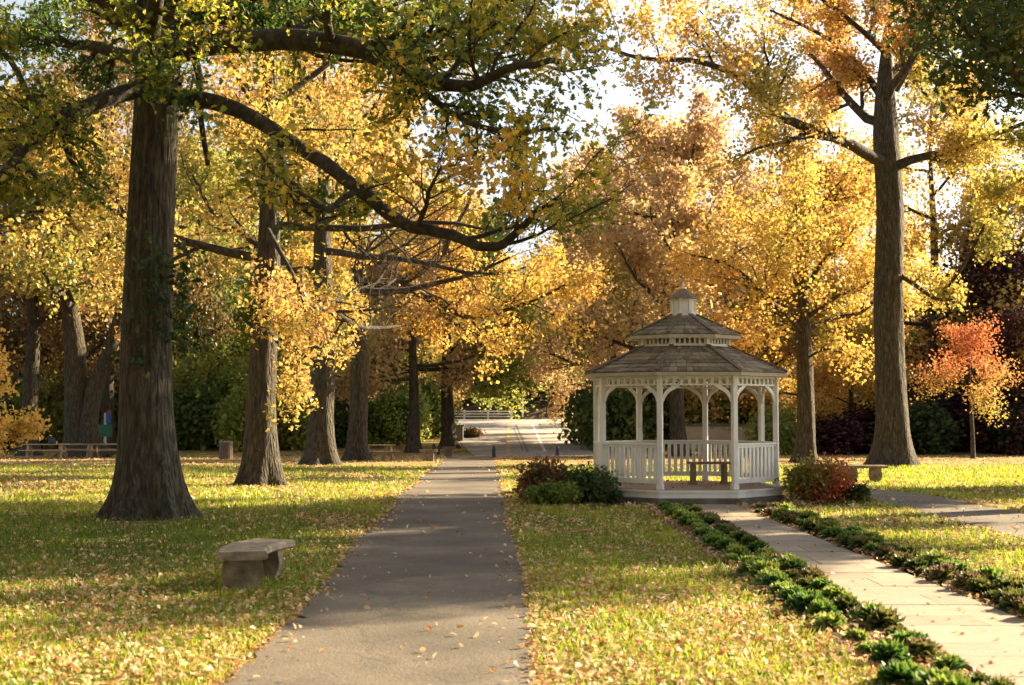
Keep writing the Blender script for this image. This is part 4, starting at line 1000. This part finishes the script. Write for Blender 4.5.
# unseen grove trees, added around and behind the viewpoint to deepen shade by blocking sky
for (x_,y_,pi,sx,sz,mat,lb) in [(-15,5,0,1.1,1.0,'gold','grove tree standing left of the viewpoint'),(-10,-9,1,1.3,1.2,'oakg','grove tree behind the viewpoint on the left'),
   (4,-12,0,1.2,1.1,'gold','grove tree directly behind the viewpoint'),(15,-6,1,1.3,1.2,'oakg','grove tree behind the viewpoint on the right'),(-24,16,1,1.3,1.2,'gold','grove tree beyond the left edge of the lawn'),
   (-20,-4,0,1.2,1.1,'oakg','outer grove tree behind left'),(-34,34,0,1.2,1.1,'gold','grove tree far beyond the left edge')]:
    copy_tree(PR[pi],(x_,y_,0),x_*1.7,(sx,sz),mat,lb+', added outside the picture to block sky light',None)
# bushes at the wood edge
pb=shrub('background_bush','x',(0,300,0),(2.6,2.0,3.0),'darkg',51,5200,.24,lob=9,fold=False,group='bushes along the wood edge')
bl=[(-10,90,'darkg',1.3,1.2,'dark green bush at the far left edge under the trees'),
 (40,94,'olive',1.2,1.5,'mottled green bush behind the leftmost picnic table'),
 (70,98,'bushg',1.4,1.6,'dark bush left of the forked trunk'),
 (130,96,'bushg',1.3,1.5,'dark green bush right of the forked trunk, behind the board'),
 (185,92,'bushg',1.3,1.4,'dark green bush left of the litter bin'),
 (215,96,'bushg',1.5,1.7,'tall dark bush right behind the litter bin'),
 (250,90,'olive',1.1,1.2,'yellow green bush left of the second trunk foot'),
 (292,92,'olive',1.,1.1,'yellow green bush between second and third trunks'),
 (335,96,'bushg',1.2,1.2,'dark green bush between third and fourth trunks'),
 (385,98,'bushg',1.1,1.15,'dark green bush behind the single picnic table'),
 (402,104,'olive',1.1,1.3,'sunlit green bush left of the slim fifth trunk'),
 (432,112,'bushg',1.1,1.4,'dark green bush between the fifth and sixth trunks'),
 (596,100,'bushg',1.1,1.3,'dark glossy bush at the right edge of the road'),
 (612,92,'bushg',1.2,1.3,'dark green bush seen through the left gazebo side'),
 (645,98,'bushg',1.4,1.5,'dark green bush seen behind the gazebo opening'),
 (700,96,'olive',1.1,1.3,'yellow green bush seen through the gazebo middle'),
 (745,97,'olive',1.2,1.3,'yellow green bush seen through the right gazebo side'),
 (772,86,'olive',.8,.9,'light green bush just right of the gazebo'),
 (845,86,'plum',1.1,.72,'low brown purple bush before the garden wall'),
 (880,88,'plum',1.2,.9,'brown purple bush behind the tall thick trunk'),
 (918,86,'darkg',1.2,1.,'dark green bush right of the tall thick trunk'),
 (955,90,'plum',1.3,1.2,'dark purple bush left of the maple stem'),
 (995,88,'plum',1.4,1.3,'dark purple bush right of the maple stem'),
 (1035,86,'darkg',1.4,1.3,'dark bush at the right edge of the lawn')]
for i,(px,d,mat,sx,sz,lb) in enumerate(bl):
    loc=((px-512)/F*d,d,H(d)-.05)
    if i==0: r_=pb; 
    else:
        r_=pb.copy(); COL.objects.link(r_)
        for c in pb.children:
            q=c.copy(); COL.objects.link(q); q.parent=r_
    r_.location=loc; r_.rotation_euler=(0,0,br.rand()*6.28); r_.scale=(sx,sx,sz); r_['label']=lb
    for c in r_.children:
        if c.name.startswith('foliage'): c.material_slots[0].link='OBJECT'; c.material_slots[0].material=M[mat]
g3=G(470,438); shrub('shrub','small russet bush between the utility box and the road',(g3[0],g3[1],g3[2]),(1.5,.8,.75),'bronze',61,1500,.14,lob=9,fold=False)
# woods on the far slope
rng=np.random.RandomState(14)
n=60000; x=rng.uniform(-110,110,n); yb=rng.uniform(182,215,n); p=np.stack([x,yb,H(178)+(yb-180)*.42+np.abs(rng.normal(size=n))*3.2*(1+.5*np.sin(x*.21)+.4*np.sin(x*.57))],1)
me=leafmesh('far_woods',p,.75,np.clip(.3+.25*lown(p,4,.12)+rng.normal(size=n)*.2,0,1),rng,fold=False)
tag(link('far_woods',me,M['darkg']),'dark distant undergrowth covering the slope beyond the road','woodland',kind='stuff')
# ================================================================== SKY, SUN, CAMERA
SUN_AZ=60.; SUN_EL=25.
w=bpy.data.worlds.new('World'); scene.world=w; w.use_nodes=True
nt=w.node_tree; bgN=nt.nodes['Background']; sk=nt.nodes.new('ShaderNodeTexSky'); sk.sky_type='NISHITA'; sk.sun_disc=False
sk.sun_elevation=math.radians(SUN_EL); sk.sun_rotation=math.radians(SUN_AZ); sk.dust_density=2.2; sk.air_density=1.0
hsn=nt.nodes.new('ShaderNodeHueSaturation'); hsn.inputs['Saturation'].default_value=.45; nt.links.new(sk.outputs[0],hsn.inputs['Color']); nt.links.new(hsn.outputs[0],bgN.inputs[0]); bgN.inputs[1].default_value=.05
sd=bpy.data.lights.new('sun','SUN'); sd.energy=5.0; sd.angle=math.radians(.6); sd.color=(1,.79,.5)
so=bpy.data.objects.new('sun',sd); COL.objects.link(so)
az=math.radians(SUN_AZ); el=math.radians(SUN_EL)
dv=Vector((math.sin(az)*math.cos(el),math.cos(az)*math.cos(el),math.sin(el)))
so.rotation_euler=dv.to_track_quat('Z','Y').to_euler(); so.location=(30,20,30)
cd=bpy.data.cameras.new('camera'); cd.sensor_width=36; cd.lens=F*36/1024; cd.clip_end=1500; cd.clip_start=.1
cd.dof.use_dof=True; cd.dof.focus_distance=27; cd.dof.aperture_fstop=2.8
co=bpy.data.objects.new('camera',cd); COL.objects.link(co); co.location=(0,0,CAMH); co.rotation_euler=(PI/2+TH,0,0)
scene.camera=co
vs=scene.view_settings; vs.view_transform='Standard'; vs.look='None'; vs.gamma=1; vs.use_curve_mapping=False; vs.exposure=2.3
scene.cycles.max_bounces=4; scene.cycles.diffuse_bounces=2; scene.cycles.glossy_bounces=2; scene.cycles.transmission_bounces=3
